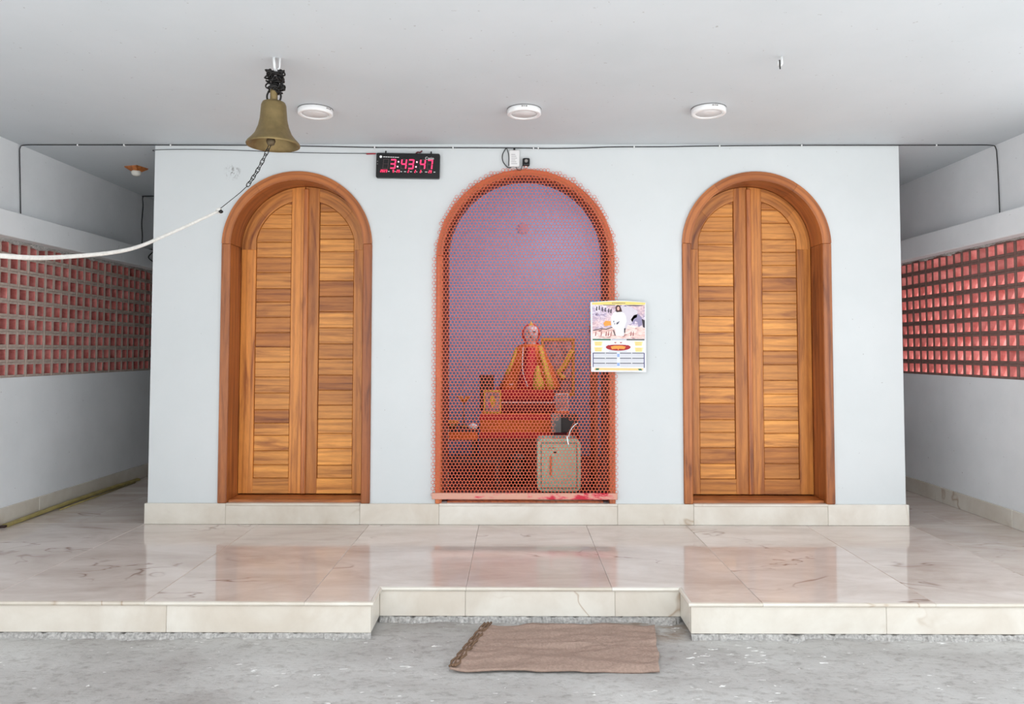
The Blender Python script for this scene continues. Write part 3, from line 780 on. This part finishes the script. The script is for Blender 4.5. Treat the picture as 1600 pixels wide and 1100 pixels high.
    lathe('lock', [(0, .0), (.012, 0), (.012, .01), (0, .01)], (.365, .44, .535), M['dark'], g2, seg=12)
    # small pink rosette on the back wall
    r_ = empty('wall_rosette', (.109, 2.88, 2.97), 'small pink rosette high on the lavender back wall', 'ornament')
    pm_ = plain('dusty_rose', (184, 160, 184), .7)
    prism('disc', ell(.109, 2.975, .05, .05), 2.88, 2.899, pm_, r_)
    for k in range(8): prism('petal', ell(.109+.055*math.cos(k*PI/4), 2.975+.055*math.sin(k*PI/4), .02, .02, 10), 2.884, 2.899, pm_, r_)
    # unseen tube lamp, added on the side wall to light the chamber
    tl = empty('added_tube_lamp', (1.25, 1.5, 2.95), 'unseen tube lamp added inside the chamber to light it', 'lamp')
    box('fitting', (1.25, 1.279, .85, 2.15, 2.93, 2.99), M['white_plastic'], tl, bev=.004)
    tube('tube', [(1.235, .9, 2.96), (1.235, 2.1, 2.96)], .013, emat('lit_tube', (240, 240, 255), 6), tl)
    ld = bpy.data.lights.new('added_tube_light', 'AREA'); ld.shape = 'RECTANGLE'; ld.size = 1.2; ld.size_y = .05; ld.energy = 26; ld.color = (.97, .95, 1)
    lo = bpy.data.objects.new('added_tube_light', ld); COL.objects.link(lo); lo.parent = tl
    lo.location = Vector((1.215, 1.5, 2.96))-Vector((1.25, 1.5, 2.95)); lo.rotation_euler = Vector((-1, 0, -.35)).to_track_quat('-Z', 'Y').to_euler()
    lo.rotation_euler = Matrix(((0, -.33, .944), (1, 0, 0), (0, .944, .33))).to_euler()
shrine()

# ------------------------------------------------------------------ bell, chain, rope
BX, BY = -1.452, -1.891
def bell():
    hk = empty('ceiling_hook', (BX, BY, H), 'white ceiling hook carrying the bell', 'hook', 'ceiling hooks')
    tube('hook_rod', [(BX-.005, BY, H), (BX, BY, H-.05), (BX+.004, BY, H-.085)], .008, M['white_plastic'], hk)
    tube('hook_rod', [(BX+.03, BY+.01, H), (BX+.028, BY+.01, H-.06), (BX+.014, BY, H-.085), (BX+.002, BY, H-.087)], .006, M['white_plastic'], hk)
    # tangle of black chain
    ch = empty('tangled_chain', (BX, BY, 3.05), 'tangled black chain knotted between the hook and the bell', 'chain')
    rnd = random.Random(4)
    bm = bmesh.new()
    pts = []
    for i in range(96):
        t = i/95; a = i*1.13; rr = .034+.016*math.sin(i*1.7)
        if t > .85: rr *= .75
        pts.append((BX+.006+rr*1.05*math.cos(a)+.012*math.sin(t*9), BY+rr*.9*math.sin(a), 3.145-.13*((t*2.4) % 1 if t < .83 else 1.0)+rnd.uniform(-.018, .018)))
    bm_tube(bm, spline(pts, 3), .0055, 6)
    from_bm('winding', bm, M['black_iron'], ch, smooth=True)
    for i in range(16):
        a = rnd.uniform(0, 2*PI); z = rnd.uniform(3.02, 3.14); c = Vector((BX+.006+.042*math.cos(a), BY+.042*math.sin(a), z))
        ax = Vector((rnd.uniform(-1, 1), rnd.uniform(-1, 1), rnd.uniform(-1, 1))).normalized(); q = Vector((0, 0, 1)).rotation_difference(ax)
        tube('link', [c+q @ Vector((.013*math.cos(2*PI*k/14), .021*math.sin(2*PI*k/14), 0)) for k in range(14)], .0045, M['black_iron'], ch, sides=6, closed=True)
    tube('loose_loop', spline([(BX+.03, BY-.03, 3.135), (BX+.062, BY-.03, 3.1), (BX+.06, BY-.03, 3.05), (BX+.066, BY-.03, 3.04), (BX+.06, BY-.03, 3.02), (BX+.03, BY-.03, 3.015)], 5), .004, M['black_iron'], ch, sides=6)
    b = empty('brass_bell', (BX, BY, 2.68), 'brass bell hanging from the ceiling by a tangled chain', 'bell')
    for s in (-1, 1): tube('side_link', [(BX+s*(.028+.014*math.sin(PI*k/10)), BY, 2.945+.075*k/10) for k in range(11)], .006, M['black_iron'], b, sides=6)
    lathe('crown', [(.022, 0), (.022, .07), (.024, .082), (0, .085)], (BX, BY, 2.94), M['brass'], b, seg=20)
    prof = [(0, .265), (.05, .264), (.066, .257), (.073, .24), (.076, .2), (.08, .155), (.09, .11), (.108, .065), (.132, .035), (.15, .016), (.157, .004), (.156, -.004), (.15, -.003), (.138, .012), (.112, .05), (.09, .09), (.074, .14), (.068, .2), (.062, .24), (0, .25)]
    lathe('bell_body', prof, (BX, BY, 2.688), M['brass'], b, seg=56)
    cl = tube('clapper', [(BX, BY, 2.93), (BX-.005, BY-.01, 2.72)], .006, M['black_iron'], b)
    lathe('clapper_ball', [(0, -.03), (.02, -.022), (.028, 0), (.02, .022), (0, .03)], (BX-.008, BY-.02, 2.706), plain('dull_brass', (104, 90, 68), .5, .5), cl, seg=18)
    # chain of links pulled sideways
    c = empty('pull_chain', (BX-.01, BY, 2.44), 'thin dark chain pulled sideways from the bell clapper', 'chain')
    A = Vector((BX-.012, BY-.02, 2.684)); Bp = Vector((-1.602, BY, 2.442)); n = 10
    P = [A.lerp(Bp, i/n)+Vector((0, 0, -.018*math.sin(PI*i/n))) for i in range(n+1)]
    for i in range(n):
        p, q = P[i], P[i+1]; d = (q-p); L = d.length*.5+.006; d.normalize()
        nv = d.cross(Vector((0, 1, 0))); th = .55 if i % 2 else -.5; sd = nv*math.cos(th)+Vector((0, 1, 0))*math.sin(th)
        m = (p+q)/2; wd = .0092
        tube('link', [m+d*L*max(-1, min(1, 1.25*math.cos(2*PI*k/16)))+sd*wd*math.sin(2*PI*k/16) for k in range(16)], .0026, M['black_iron'], c, sides=6, closed=True)
    tube('wire', spline([Bp, (-1.64, BY-.01, 2.40), (-1.70, BY-.02, 2.345), (-1.765, BY-.02, 2.292)], 6), .0022, M['black_iron'], c, sides=6)
    r = empty('bell_rope', (-1.77, BY, 2.285), 'white cotton rope sagging away from the bell chain', 'rope')
    # passes forward and out to the porch pillar
    rp = spline([(-1.762, -1.91, 2.287), (-1.915, -2.2, 2.106), (-1.993, -2.5, 1.973), (-2.07, -2.9, 1.885), (-2.09, -3.25, 1.842), (-2.2, -3.6, 1.84), (-2.35, -3.8, 1.88), (-2.5, -3.92, 1.95)], 10)
    tube('strand', rp, lambda t: .0085+.0025*min(1, t*1.5), M['rope'], r, sides=10)
    lathe('knot', [(0, -.02), (.014, -.014), (.019, 0), (.014, .014), (0, .02)], (-1.766, -1.905, 2.288), M['rope'], r, seg=14)
    lathe('cap', [(0, -.014), (.012, -.008), (.014, 0), (0, .012)], (-1.75, -1.915, 2.283), M['black_iron'], r, seg=12)
    h2 = empty('ceiling_hook', (1.6, -1.909, H), 'empty ceiling hook on the side of the calendar', 'hook', 'ceiling hooks')
    tube('hook_rod', [(1.6, -1.909, H), (1.601, -1.909, H-.045), (1.594, -1.909, H-.06), (1.584, -1.909, H-.055), (1.582, -1.909, H-.03)], .007, M['white_plastic'], h2, sides=8)
    tube('wire_end', [(1.585, -1.915, H-.025), (1.586, -1.915, H-.06), (1.588, -1.915, H-.08)], .004, M['black_iron'], h2, sides=6)
bell()

# ------------------------------------------------------------------ ceiling lights
def ceiling_light(x, y, r, label, notch_a):
    e = empty('ceiling_light', (x, y, H), label, 'ceiling light', 'round ceiling lights')
    h = .042
    lathe('housing', [(r*.97, -.0), (r*.985, -.006), (r, -.008), (r, -h+.004), (r-.004, -h), (r*.78, -h), (r*.76, -h+.005), (r*.76, -.01)], (x, y, H), M['white_plastic'], e, seg=48)
    lathe('base_ring', [(r*.9, 0), (r*1.01, 0), (r*1.01, -.005), (r*.9, -.005)], (x, y, H), plain('grey_gap', (120, 118, 118), .6), e, seg=40)
    lathe('diffuser', [(0, -h+.006), (r*.76, -h+.006), (r*.76, -h+.012), (0, -h+.012)], (x, y, H), M['diffuser'], e, seg=40)
    for da in (-.12, .0, .12):
        a = notch_a+da; s = .006 if da else .003
        p = Vector((x+r*math.cos(a), y+r*math.sin(a), H-.016))
        box('vent_slot', (p.x-s, p.x+s, p.y-.004, p.y+.004, p.z-.004, p.z+.004), M['grey'], e)
ceiling_light(-1.462, -.93, .126, 'round white ceiling light next to the brass bell', -.5)
ceiling_light(.068, -.93, .124, 'round white ceiling light before the netted arch', -1.57)
ceiling_light(1.412, -.95, .124, 'round white ceiling light before the calendar-side door', -1.45)

def passage_bulb():
    x, y = -3.66, .8
    e = empty('ceiling_bulb', (x, y, H), 'small bulb on a brown wooden rose in the bamboo-strip passage', 'bulb')
    bm = bmesh.new()
    a = [bm.verts.new((x+.105*math.cos(k*PI/2+.5), y+.105*math.sin(k*PI/2+.5), H)) for k in range(4)]
    b = [bm.verts.new((x+.10*math.cos(k*PI/2+.5), y+.10*math.sin(k*PI/2+.5), H-.012)) for k in range(4)]
    c = [bm.verts.new((x+.05*math.cos(k*PI/2+.5), y+.05*math.sin(k*PI/2+.5), H-.04)) for k in range(4)]
    for p, q in ((a, b), (b, c)):
        for k in range(4): bm.faces.new((p[k], p[(k+1) % 4], q[(k+1) % 4], q[k]))
    bm.faces.new(a); bm.faces.new(c)
    from_bm('wooden_rose', bm, M['frame_wood'], e)
    lathe('bulb', [(.04, -.036), (.045, -.05), (.04, -.07), (.025, -.083), (0, -.088)], (x, y, H), M['glass'], e, seg=24)
passage_bulb()

# ------------------------------------------------------------------ cables
def cables():
    z = H-.01
    w = empty('ceiling_cable', (0, -.012, 3.2), 'long black cable clipped along the top of the front wall', 'cable')
    pts = [(WL+.012, .03, 2.602), (WL+.012, .01, 2.9), (WL+.012, -.006, 3.12), (WL+.018, -.012, 3.19), (WL+.06, -.012, 3.212), (WL+.3, -.012, 3.214), (-3.08, -.012, 3.213), (-2.22, -.012, 3.211), (-1.7, -.012, 3.203), (-1.175, -.012, 3.193), (-.57, -.012, 3.191), (0, -.012, 3.189), (.304, -.012, 3.185), (.6, -.012, 3.19), (.852, -.012, 3.198), (1.3, -.012, 3.2), (1.618, -.012, 3.206), (2.38, -.012, 3.212), (3.3, -.012, 3.213), (WR-.3, -.012, 3.214), (WR-.06, -.012, 3.213), (WR-.016, -.012, 3.19), (WR-.012, -.02, 3.1), (WR-.012, -.03, 2.9), (WR-.012, -.036, 2.602)]
    tube('cable', spline(pts, 5), 0.0044, M['black_cable'], w, sides=8)
    for x, zz in ((-3.75, 3.214), (-3.35, 3.213), (-2.95, 3.213), (-1.2, 3.193), (-.53, 3.191), (.16, 3.186), (.2, 3.186), (1.02, 3.199), (1.75, 3.207), (2.45, 3.212), (3.6, 3.213)):
        box('clip', (x-.005, x+.005, -.022, -.001, zz-.009, min(zz+.009, H-.001)), M['white_plastic'], w, bev=.002)
    c2 = empty('clock_cable', (-2, -.01, 3.15), 'thin dark wire running along the wall to the clock', 'cable')
    tube('cable', spline([(-3.095, .02, 3.165), (-3.08, -.008, 3.172), (-2.712, -.008, 3.177), (-2.3, -.008, 3.166), (-1.943, -.008, 3.152), (-1.5, -.01, 3.143), (-1.175, -.02, 3.138), (-1.1, -.03, 3.134)], 6), .003, M['black_cable'], c2, sides=6)
    tube('red_tape', [(-1.27, -.014, 3.137), (-1.19, -.02, 3.137)], .006, plain('red_tape', (170, 30, 50), .5), c2, sides=8)
    c3 = empty('passage_cable', (WL, 2.1, 2.6), 'black cable dropping in the far corner of the bamboo-strip passage', 'cable')
    y = 2.11; x = WL+.008
    tube('cable', spline([(-3.15, y, 3.214), (-3.6, y, 3.214), (-4.2, y, 3.214), (x, y, 3.2), (x, y+.01, 3.1), (x, y-.01, 2.9), (x, y+.01, 2.75), (x, y, 2.61), (x+.04, y, 2.603), (x+.13, y-.01, 2.6), (x+.142, y-.03, 2.57), (x+.14, y-.12, 2.5), (x+.142, y-.02, 2.46), (x+.14, y+.06, 2.44), (x+.14, y+.12, 2.395)], 6), .006, M['black_cable'], c3, sides=8)
cables()

def adapter():
    e = empty('power_adapter', (-.005, -.03, 3.02), 'white printed power adapter on the wall over the net', 'adapter')
    box('case', (-.048, .04, -.035, -.001, 3.022, 3.166), plain('adapter_white', (228, 226, 226), .45, var=.03), e, bev=.005)
    pm_ = pmat('grey_print', (150, 148, 150))
    for k in range(6): box('print_line', (-.03, .02-.008*(k % 3), -.0356, -.035, 3.045+k*.016, 3.049+k*.016), pm_, e)
    tube('lead', spline([(-.075, -.01, 3.188), (-.105, -.012, 3.13), (-.1, -.014, 3.07), (-.06, -.016, 3.02), (-.03, -.018, 3.02)], 6), .004, M['black_cable'], e, sides=6)
    tube('lead', spline([(-.07, -.01, 3.188), (-.052, -.03, 3.12), (-.052, -.03, 3.03)], 6), .0035, M['black_cable'], e, sides=6)
    tube('lead', spline([(.01, -.02, 3.02), (.022, -.04, 2.995), (.05, -.045, 2.99), (.06, -.04, 3.02), (.075, -.03, 3.05)], 6), .003, M['black_cable'], e, sides=6)
    box('clip', (-.012, .004, -.03, -.001, 3.167, 3.182), M['black_plastic'], e, bev=.002)
    c = empty('small_camera', (.096, -.03, 3.03), 'small black camera module beside the white adapter', 'camera')
    bm = bmesh.new(); bm_box(bm, .066, .128, -.045, -.001, 3.028, 3.096); bevel(bm, .012, 3); from_bm('case', bm, M['black_plastic'], c)
    prism('lens', ell(.097, 3.068, .014, .014), -.05, -.045, M['grey'], c)
    box('foot', (.088, .104, -.03, -.001, 3.016, 3.029), M['white_plastic'], c, bev=.002)
adapter()

# ------------------------------------------------------------------ digital clock
def clock():
    x0, x1, z0, z1 = -1.183, -.642, 2.922, 3.135; wd = x1-x0; hg = z1-z0
    e = empty('digital_clock', ((x0+x1)/2, -.03, z0), 'black digital wall clock with pink-red digits reading 3:43:47', 'clock')
    bm = bmesh.new(); bm_box(bm, x0, x1, -.04, -.002, z0, z1); bmesh.ops.recalc_face_normals(bm, faces=bm.faces)
    bmesh.ops.bevel(bm, geom=[g for g in bm.edges if abs(g.verts[0].co.y-g.verts[1].co.y) > .02], offset=.012, segments=3, affect='EDGES', profile=.5)
    from_bm('case', bm, M['black_plastic'], e)
    on = emat('lit_segment', (255, 50, 100), 1.1); off = pmat('unlit_segment', (84, 62, 66)); wt = emat('white_print', (225, 225, 225), .12); dot = emat('lit_dot', (255, 190, 205), .9)
    SEG = {'0': 'abcdef', '1': 'bc', '2': 'abged', '3': 'abgcd', '4': 'fgbc', '5': 'afgcd', '6': 'afgedc', '7': 'abc', '8': 'abcdefg', '9': 'abcdfg', '-': 'g', ' ': ''}
    def seg_bm(bm, s, x, z, w, h, t, sl, y):
        def P(u, v): return (x+u+sl*(v), y, z+v)
        hh = h/2
        R = {'a': (t*.6, h-t, w-t*.6, h), 'd': (t*.6, 0, w-t*.6, t), 'g': (t*.6, hh-t/2, w-t*.6, hh+t/2), 'f': (0, hh+t*.35, t, h-t*.35), 'b': (w-t, hh+t*.35, w, h-t*.35), 'e': (0, t*.35, t, hh-t*.35), 'c': (w-t, t*.35, w, hh-t*.35)}[s]
        u0, v0, u1, v1 = R
        A = [bm.verts.new(P(u, v)) for u, v in ((u0, v0), (u1, v0), (u1, v1), (u0, v1))]
        Bv = [bm.verts.new((v.co.x, y+.001, v.co.z)) for v in A]
        bm.faces.new(A)
        for k in range(4): bm.faces.new((A[k], A[(k+1) % 4], Bv[(k+1) % 4], Bv[k]))
    fx = lambda u: x0+(u-120)/1300*wd          # positions measured across the face
    fz = lambda v: z1-(v-130)/530*hg
    zb = fz(468); dh = fz(258)-zb
    for u, ch in ((245, ' '), (395, '3'), (618, '4'), (765, '3'), (1003, '4'), (1150, '7')):
        bm = bmesh.new(); lit = SEG[ch]
        for s in lit: seg_bm(bm, s, fx(u), zb, wd*.092, dh, .011, .09, -.0415)
        if lit: from_bm('digit', bm, on, e)
        else: bm.free()
        rest = [s for s in 'abcdefg' if s not in lit]
        bm = bmesh.new()
        for s in rest: seg_bm(bm, s, fx(u)+.002, zb, wd*.088, dh, .004, .09, -.0412)
        from_bm('unlit_digit', bm, off, e)
    for u in (560, 937):
        for v, du in ((418, 0), (315, 16)): prism('colon_dot', ell(fx(u+du), fz(v), .007, .007, 12), -.0416, -.04, dot, e)
    for u, tx in ((205, '2023'), (455, '9'), (535, '29'), (765, '2'), (905, '2'), (1015, '2'), (1190, '29')):
        bm = bmesh.new()
        for i, ch in enumerate(tx):
            for s in SEG[ch]: seg_bm(bm, s, fx(u)+i*.0155, fz(545), .012, .023, .0042, .12, -.0415)
        from_bm('small_digits', bm, on, e)
    for u, l in ((362, 36), (500, 22), (620, 34), (695, 42), (815, 40), (945, 20), (1050, 16), (1125, 45), (1300, 34)):
        box('unit_mark', (fx(u), fx(u+l), -.0412, -.04, fz(531), fz(518)), wt, e)
    prism('round_logo', ell(fx(212), fz(213), .011, .011), -.0414, -.04, wt, e)
    def text(name, s, x, z, size):
        cu = bpy.data.curves.new(name, 'FONT'); cu.body = s; cu.size = size; cu.extrude = .0004
        to = bpy.data.objects.new(name, cu); COL.objects.link(to)
        dg = bpy.context.evaluated_depsgraph_get(); me = bpy.data.meshes.new_from_object(to.evaluated_get(dg)); bpy.data.objects.remove(to)
        me.transform(Matrix.Translation((x, -.0412, z)) @ Matrix.Rotation(PI/2, 4, 'X'))
        me.materials.clear(); finish(name, me, wt, e)
    text('brand_lettering', 'Casio', fx(1120), fz(258), .033)
    for k in range(7): box('small_print', (fx(262+k*47), fx(262+k*47+38), -.0412, -.04, fz(222+k), fz(208+k)), wt, e)
    for k in (310, 365): box('side_mark', (fx(138), fx(155), -.0412, -.04, fz(k+15), fz(k-12)), pmat('grey_mark', (120, 120, 120)), e)
    for u in (298, 1232): box('hanger', (fx(u)-.005, fx(u)+.005, -.012, -.001, z1-.002, z1+.026), M['black_plastic'], e)
    tube('red_wire', spline([(fx(915), -.02, z1+.002), (fx(960), -.02, z1+.016), (fx(1010), -.02, z1+.014), (fx(1050), -.02, z1+.03)], 5), .006, plain('dark_red_wire', (96, 12, 26), .5), e, sides=6)
    e.rotation_euler = (0, math.radians(.9), 0)
clock()

# ------------------------------------------------------------------ calendar
def calendar():
    x0, x1, z0, z1 = .638, 1.105, 1.279, 1.866
    e = empty('wall_calendar', ((x0+x1)/2, -.05, z0), 'paper wall calendar hung at the edge of the orange net', 'calendar')
    U = lambda u: x0+(u-62)/(802-62)*(x1-x0); V = lambda v: z1-(v-95)/(1025-95)*(z1-z0)
    y = -.058; k = [0]
    top = [(U(802), V(100))]+[(U(802-740*i/10), V(100-24*math.sin(PI*i/10))) for i in range(1, 10)]+[(U(62), V(95))]
    prism('sheet', [(U(68), V(1025)), (U(800), V(1028))]+top, y, y+.004, M['paper'], e)
    def shp(name, pts, mat, lv=1, raw=False): prism(name, pts if raw else [(U(a), V(b)) for a, b in pts], y-.0007*lv, y, mat, e)
    def rect(name, a, b, c, d, mat, lv=1): shp(name, [(a, b), (c, b), (c, d), (a, d)], mat, lv)
    yel = pmat('print_yellow', (240, 214, 120)); grn = pmat('print_green', (30, 110, 80)); drk = pmat('print_dark', (52, 40, 50)); gry = pmat('print_grey', (92, 90, 106))
    red = pmat('print_red', (170, 24, 36)); org = pmat('print_orange', (244, 160, 70)); blu = pmat('print_blue', (150, 175, 225)); wht = pmat('print_white', (232, 230, 232)); crm = pmat('print_cream', (244, 228, 160)); vio = pmat('print_violet', (88, 84, 130)); fine = pmat('print_pale_grey', (190, 192, 204))
    shp('header_band', [(84, 132), (790, 132), (795, 104)]+[(795-705*i/10, 104-16*math.sin(PI*i/10)) for i in range(1, 10)]+[(84, 104)], yel)
    for i in range(9): rect('header_text', 350+i*20, 106, 364+i*20, 116, gry, 2)
    # picture: mauve rocks and water behind a white-robed figure
    t = NT('mauve_rock_print'); v = t.coords((1, 1, 1.5)); nz = t.noise(v, 18, 7, .65, 1.5); lowm = t.noise(v, 7, 3, .5)
    c1 = t.ramp(nz, [(.3, lin((70, 56, 84))), (.45, lin((176, 160, 190))), (.58, lin((226, 214, 224))), (.75, lin((250, 244, 244)))])
    t.col(t.mix(t.ramp(lowm, [(.45, (0, 0, 0)), (.65, (.5, .5, .5))]), c1, lin((236, 190, 180)))); t.set(Roughness=.5)
    rect('scene_print', 88, 134, 786, 586, t.m)
    pk = NT('pink_ground_print'); v = pk.coords((1, 1, 3)); pk.col(pk.ramp(pk.noise(v, 16, 6, .65, 1), [(.32, lin((130, 66, 70))), (.45, lin((230, 190, 182))), (.65, lin((250, 236, 230)))]))
    shp('ground_print', [(90, 470), (350, 425), (420, 520), (520, 470), (560, 400), (785, 440), (785, 584), (90, 584)], pk.m, 2)
    shp('straw_print', [(232, 380), (262, 345), (330, 350), (338, 405), (250, 420)], org, 3)
    shp('dark_stroke', [(95, 470), (190, 448), (270, 452), (355, 425), (358, 436), (272, 464), (190, 458), (95, 482)], drk, 3)
    shp('dark_hollow', [(744, 320), (785, 340), (785, 440), (760, 430)], drk, 3)
    shp('dark_stroke', [(225, 134), (400, 134), (385, 142), (235, 140)], drk, 3); shp('dark_stroke', [(530, 136), (785, 140), (700, 150), (560, 146)], drk, 3)
    for i, (a, b) in enumerate(((140, 180), (175, 170), (215, 190), (255, 195), (300, 205), (330, 215))):
        shp('dark_stroke', [(a, b-22), (a+14, b-24), (a+10, b+34), (a-4, b+28)], drk, 3)
    for a in (130, 205, 270, 300, 335, 600, 630):
        shp('dark_stroke', [(a, 490), (a+9, 486), (a+4, 545), (a-10, 552)], pmat('print_rust', (150, 70, 70)), 3)
    shp('glow_print', [(470, 150), (600, 160), (690, 215), (680, 300), (640, 320), (610, 380), (560, 400), (530, 470), (500, 480), (480, 300)], pmat('print_glow', (214, 206, 216)), 3)
    shp('rock_print', [(600, 330), (640, 270), (700, 255), (745, 300), (750, 400), (700, 430), (690, 370), (660, 345), (640, 400)], pmat('print_slate', (150, 140, 172)), 3)
    shp('robe_print', [(392, 222), (470, 226), (512, 245), (535, 290), (545, 350), (530, 395), (512, 440), (515, 500), (505, 548), (400, 545), (392, 470), (340, 420), (335, 300), (360, 245)], wht, 4)
    for p in ([(362, 350), (380, 345), (372, 372)], [(408, 372), (450, 350), (428, 390), (405, 396)], [(376, 380), (390, 376), (382, 402)]): shp('fold_print', p, gry, 5)
    shp('sleeve_shade', [(508, 450), (530, 440), (518, 520), (508, 500)], drk, 5); shp('sleeve_shade', [(360, 470), (372, 468), (396, 540), (384, 545)], drk, 5)
    shp('hair_print', [(398, 215), (396, 170), (408, 142), (432, 135), (456, 146), (470, 180), (484, 222), (462, 228), (410, 232)], pmat('print_brown', (70, 36, 32)), 5)
    shp('face_print', [(432+17*math.cos(i*PI/8), 183+26*math.sin(i*PI/8)) for i in range(16)], pmat('print_face', (226, 176, 160)), 6)
    rect('green_band', 90, 588, 330, 606, grn); rect('dark_band', 540, 590, 780, 606, pmat('print_olive', (50, 56, 50))); rect('band_text', 335, 590, 535, 604, fine)
    for (a, b, m) in ((110, 622, 1), (110, 698, 1), (645, 622, -1), (648, 702, -1)):
        shp('corner_note', [(a, b), (a+112, b), (a+98, b+58), (a+12, b+58)], crm)
        for q in range(3): rect('note_line', a+14, b+12+q*15, a+92, b+16+q*15, org, 2)
    shp('emblem', [(430+165*math.cos(i*PI/12), 698+46*math.sin(i*PI/12)) for i in range(24)], red)
    shp('emblem_arc', [(430+130*math.cos(i*PI/12), 668-22*math.sin(i*PI/12)) for i in range(13)]+[(430-115*math.cos(i*PI/12), 672-8*math.sin(i*PI/12)) for i in range(13)], wht, 2)
    shp('emblem_ribbon', [(330, 690), (380, 678), (480, 678), (530, 690), (512, 724), (440, 718), (430, 740), (418, 718), (345, 724)], org, 3)
    for a in (390, 465): shp('emblem_tip', [(a-12, 628), (a+4, 634), (a+16, 626), (a+8, 646), (a-6, 644)], red, 2)
    rect('emblem_text', 305, 748, 545, 756, fine)
    rect('table_side', 90, 770, 103, 962, vio); rect('table_side', 768, 772, 781, 972, vio)
    for b in (770, 838, 904):
        for a, c in ((104, 254), (264, 412), (452, 602), (614, 768)): rect('table_rule', a, b, c, b+12, gry)
        for a, c in ((110, 410), (455, 765)):
            for q in range(3): rect('date_row', a, b+18+q*14, c, b+24+q*14, fine)
    for b in (785, 905): rect('month_badge', 414, b, 448, b+42, blu)
    shp('footer_band', [(120, 972), (760, 978), (760, 1006), (110, 1004)], pmat('print_peach', (248, 206, 140)))
    shp('footer_mark', [(135, 978), (178, 978), (168, 1002), (125, 1002)], grn, 2); shp('footer_mark', [(690, 984), (735, 984), (748, 1006), (704, 1006)], grn, 2)
    tube('hanging_thread', [((x0+x1)/2, -.03, z1+.02), ((x0+x1)/2+.002, -.055, z1+.003)], .0015, M['black_cable'], e, sides=5)
calendar()

# ------------------------------------------------------------------ doormat, bamboo strip
def mat_sack():
    bm = bmesh.new(); nx, ny = 90, 44
    A, B_, C_, D_ = Vector((-.175, -1.775)), Vector((.842, -1.775)), Vector((.752, -2.385)), Vector((-.335, -2.385))
    top, bot = [], []
    for j in range(ny+1):
        ra, rb = [], []
        for i in range(nx+1):
            u, v = i/nx, j/ny
            p = A.lerp(B_, u).lerp(D_.lerp(C_, u), v)
            wob = .012*noise.noise(Vector((u*5, v*5, 9)))
            p += Vector((wob if i in (0, nx) else 0, wob*1.2 if j in (0, ny) else 0))
            z = GZ+.026+.016*noise.noise(Vector((u*3, v*9+.8*math.sin(u*3), 2)))+.009*noise.noise(Vector((u*8, v*14+u*5, 4)))
            z += .016*math.exp(-((v-.45-.05*math.sin(u*4))/.022)**2)*(.3+.7*u)-.01*math.exp(-((v-.49-.05*math.sin(u*4))/.02)**2)         # long crease
            if i < 7: z += .012*(1-i/7)*(.6+.4*math.sin(j*1.3))                        # rolled hem
            if j > ny-2: z -= .006
            ra.append(bm.verts.new((p.x, p.y, z))); rb.append(bm.verts.new((p.x, p.y, z-.012)))
        top.append(ra); bot.append(rb)
    for j in range(ny):
        for i in range(nx):
            bm.faces.new((top[j][i], top[j][i+1], top[j+1][i+1], top[j+1][i])); bm.faces.new((bot[j][i], bot[j+1][i], bot[j+1][i+1], bot[j][i+1]))
    for j in range(ny):
        bm.faces.new((top[j][0], top[j+1][0], bot[j+1][0], bot[j][0])); bm.faces.new((top[j][nx], bot[j][nx], bot[j+1][nx], top[j+1][nx]))
    for i in range(nx):
        bm.faces.new((top[0][i], bot[0][i], bot[0][i+1], top[0][i+1])); bm.faces.new((top[ny][i], top[ny][i+1], bot[ny][i+1], bot[ny][i]))
    e = empty('doormat', (.27, -2.08, GZ), 'flattened brown jute sack laid as a mat before the step', 'mat')
    from_bm('sacking', bm, M['jute'], e, smooth=True)
    hem = plain('frayed_hem', (128, 100, 78), .95, var=.4, scale=80)
    for k in range(3):
        off = k*.018
        pts = [A.lerp(D_, t/20)+Vector((off-.004+.006*math.sin(t*2+k), 0)) for t in range(21)]
        tube('hem_cord', [(p.x, p.y, GZ+.034+.004*math.sin(i*1.9+k)) for i, p in enumerate(pts)], .007, hem, e, sides=6)
mat_sack()
def strip():
    e = empty('bamboo_strip', (WL+.06, .9, 0), 'long yellow bamboo strip lying along the skirting', 'strip')
    bm = bmesh.new(); n = 30; rings = []
    a, b = Vector((WL+.072, -.15, .012)), Vector((WL+.05, 2.06, .012))
    for i in range(n+1):
        p = a.lerp(b, i/n); w = .024*(1+.06*(i % 6 == 0)); hh = .013*(1+.12*(i % 6 == 0))
        rings.append([bm.verts.new((p.x+dx*w, p.y, p.z+.012*math.sin(i/n*PI)+dz*hh)) for dx, dz in ((-1, -.8), (1, -.8), (1.0, .3), (.5, .9), (-.5, 1), (-1, .4))])
    for p, q in zip(rings, rings[1:]):
        for k in range(6): bm.faces.new((p[k], p[(k+1) % 6], q[(k+1) % 6], q[k]))
    bm.faces.new(rings[0]); bm.faces.new(rings[-1])
    from_bm('cane', bm, M['bamboo'], e)
    tube('thin_slat', [(WL+.13, .5, .006), (WL+.1, 1.9, .006)], .007, M['bamboo'], e, sides=6)
    prism('dark_end', [(WL+.05, -.185), (WL+.098, -.18), (WL+.094, -.15), (WL+.048, -.15)], .002, .02, M['dark'], e, plane='XY', bev=.002)
strip()
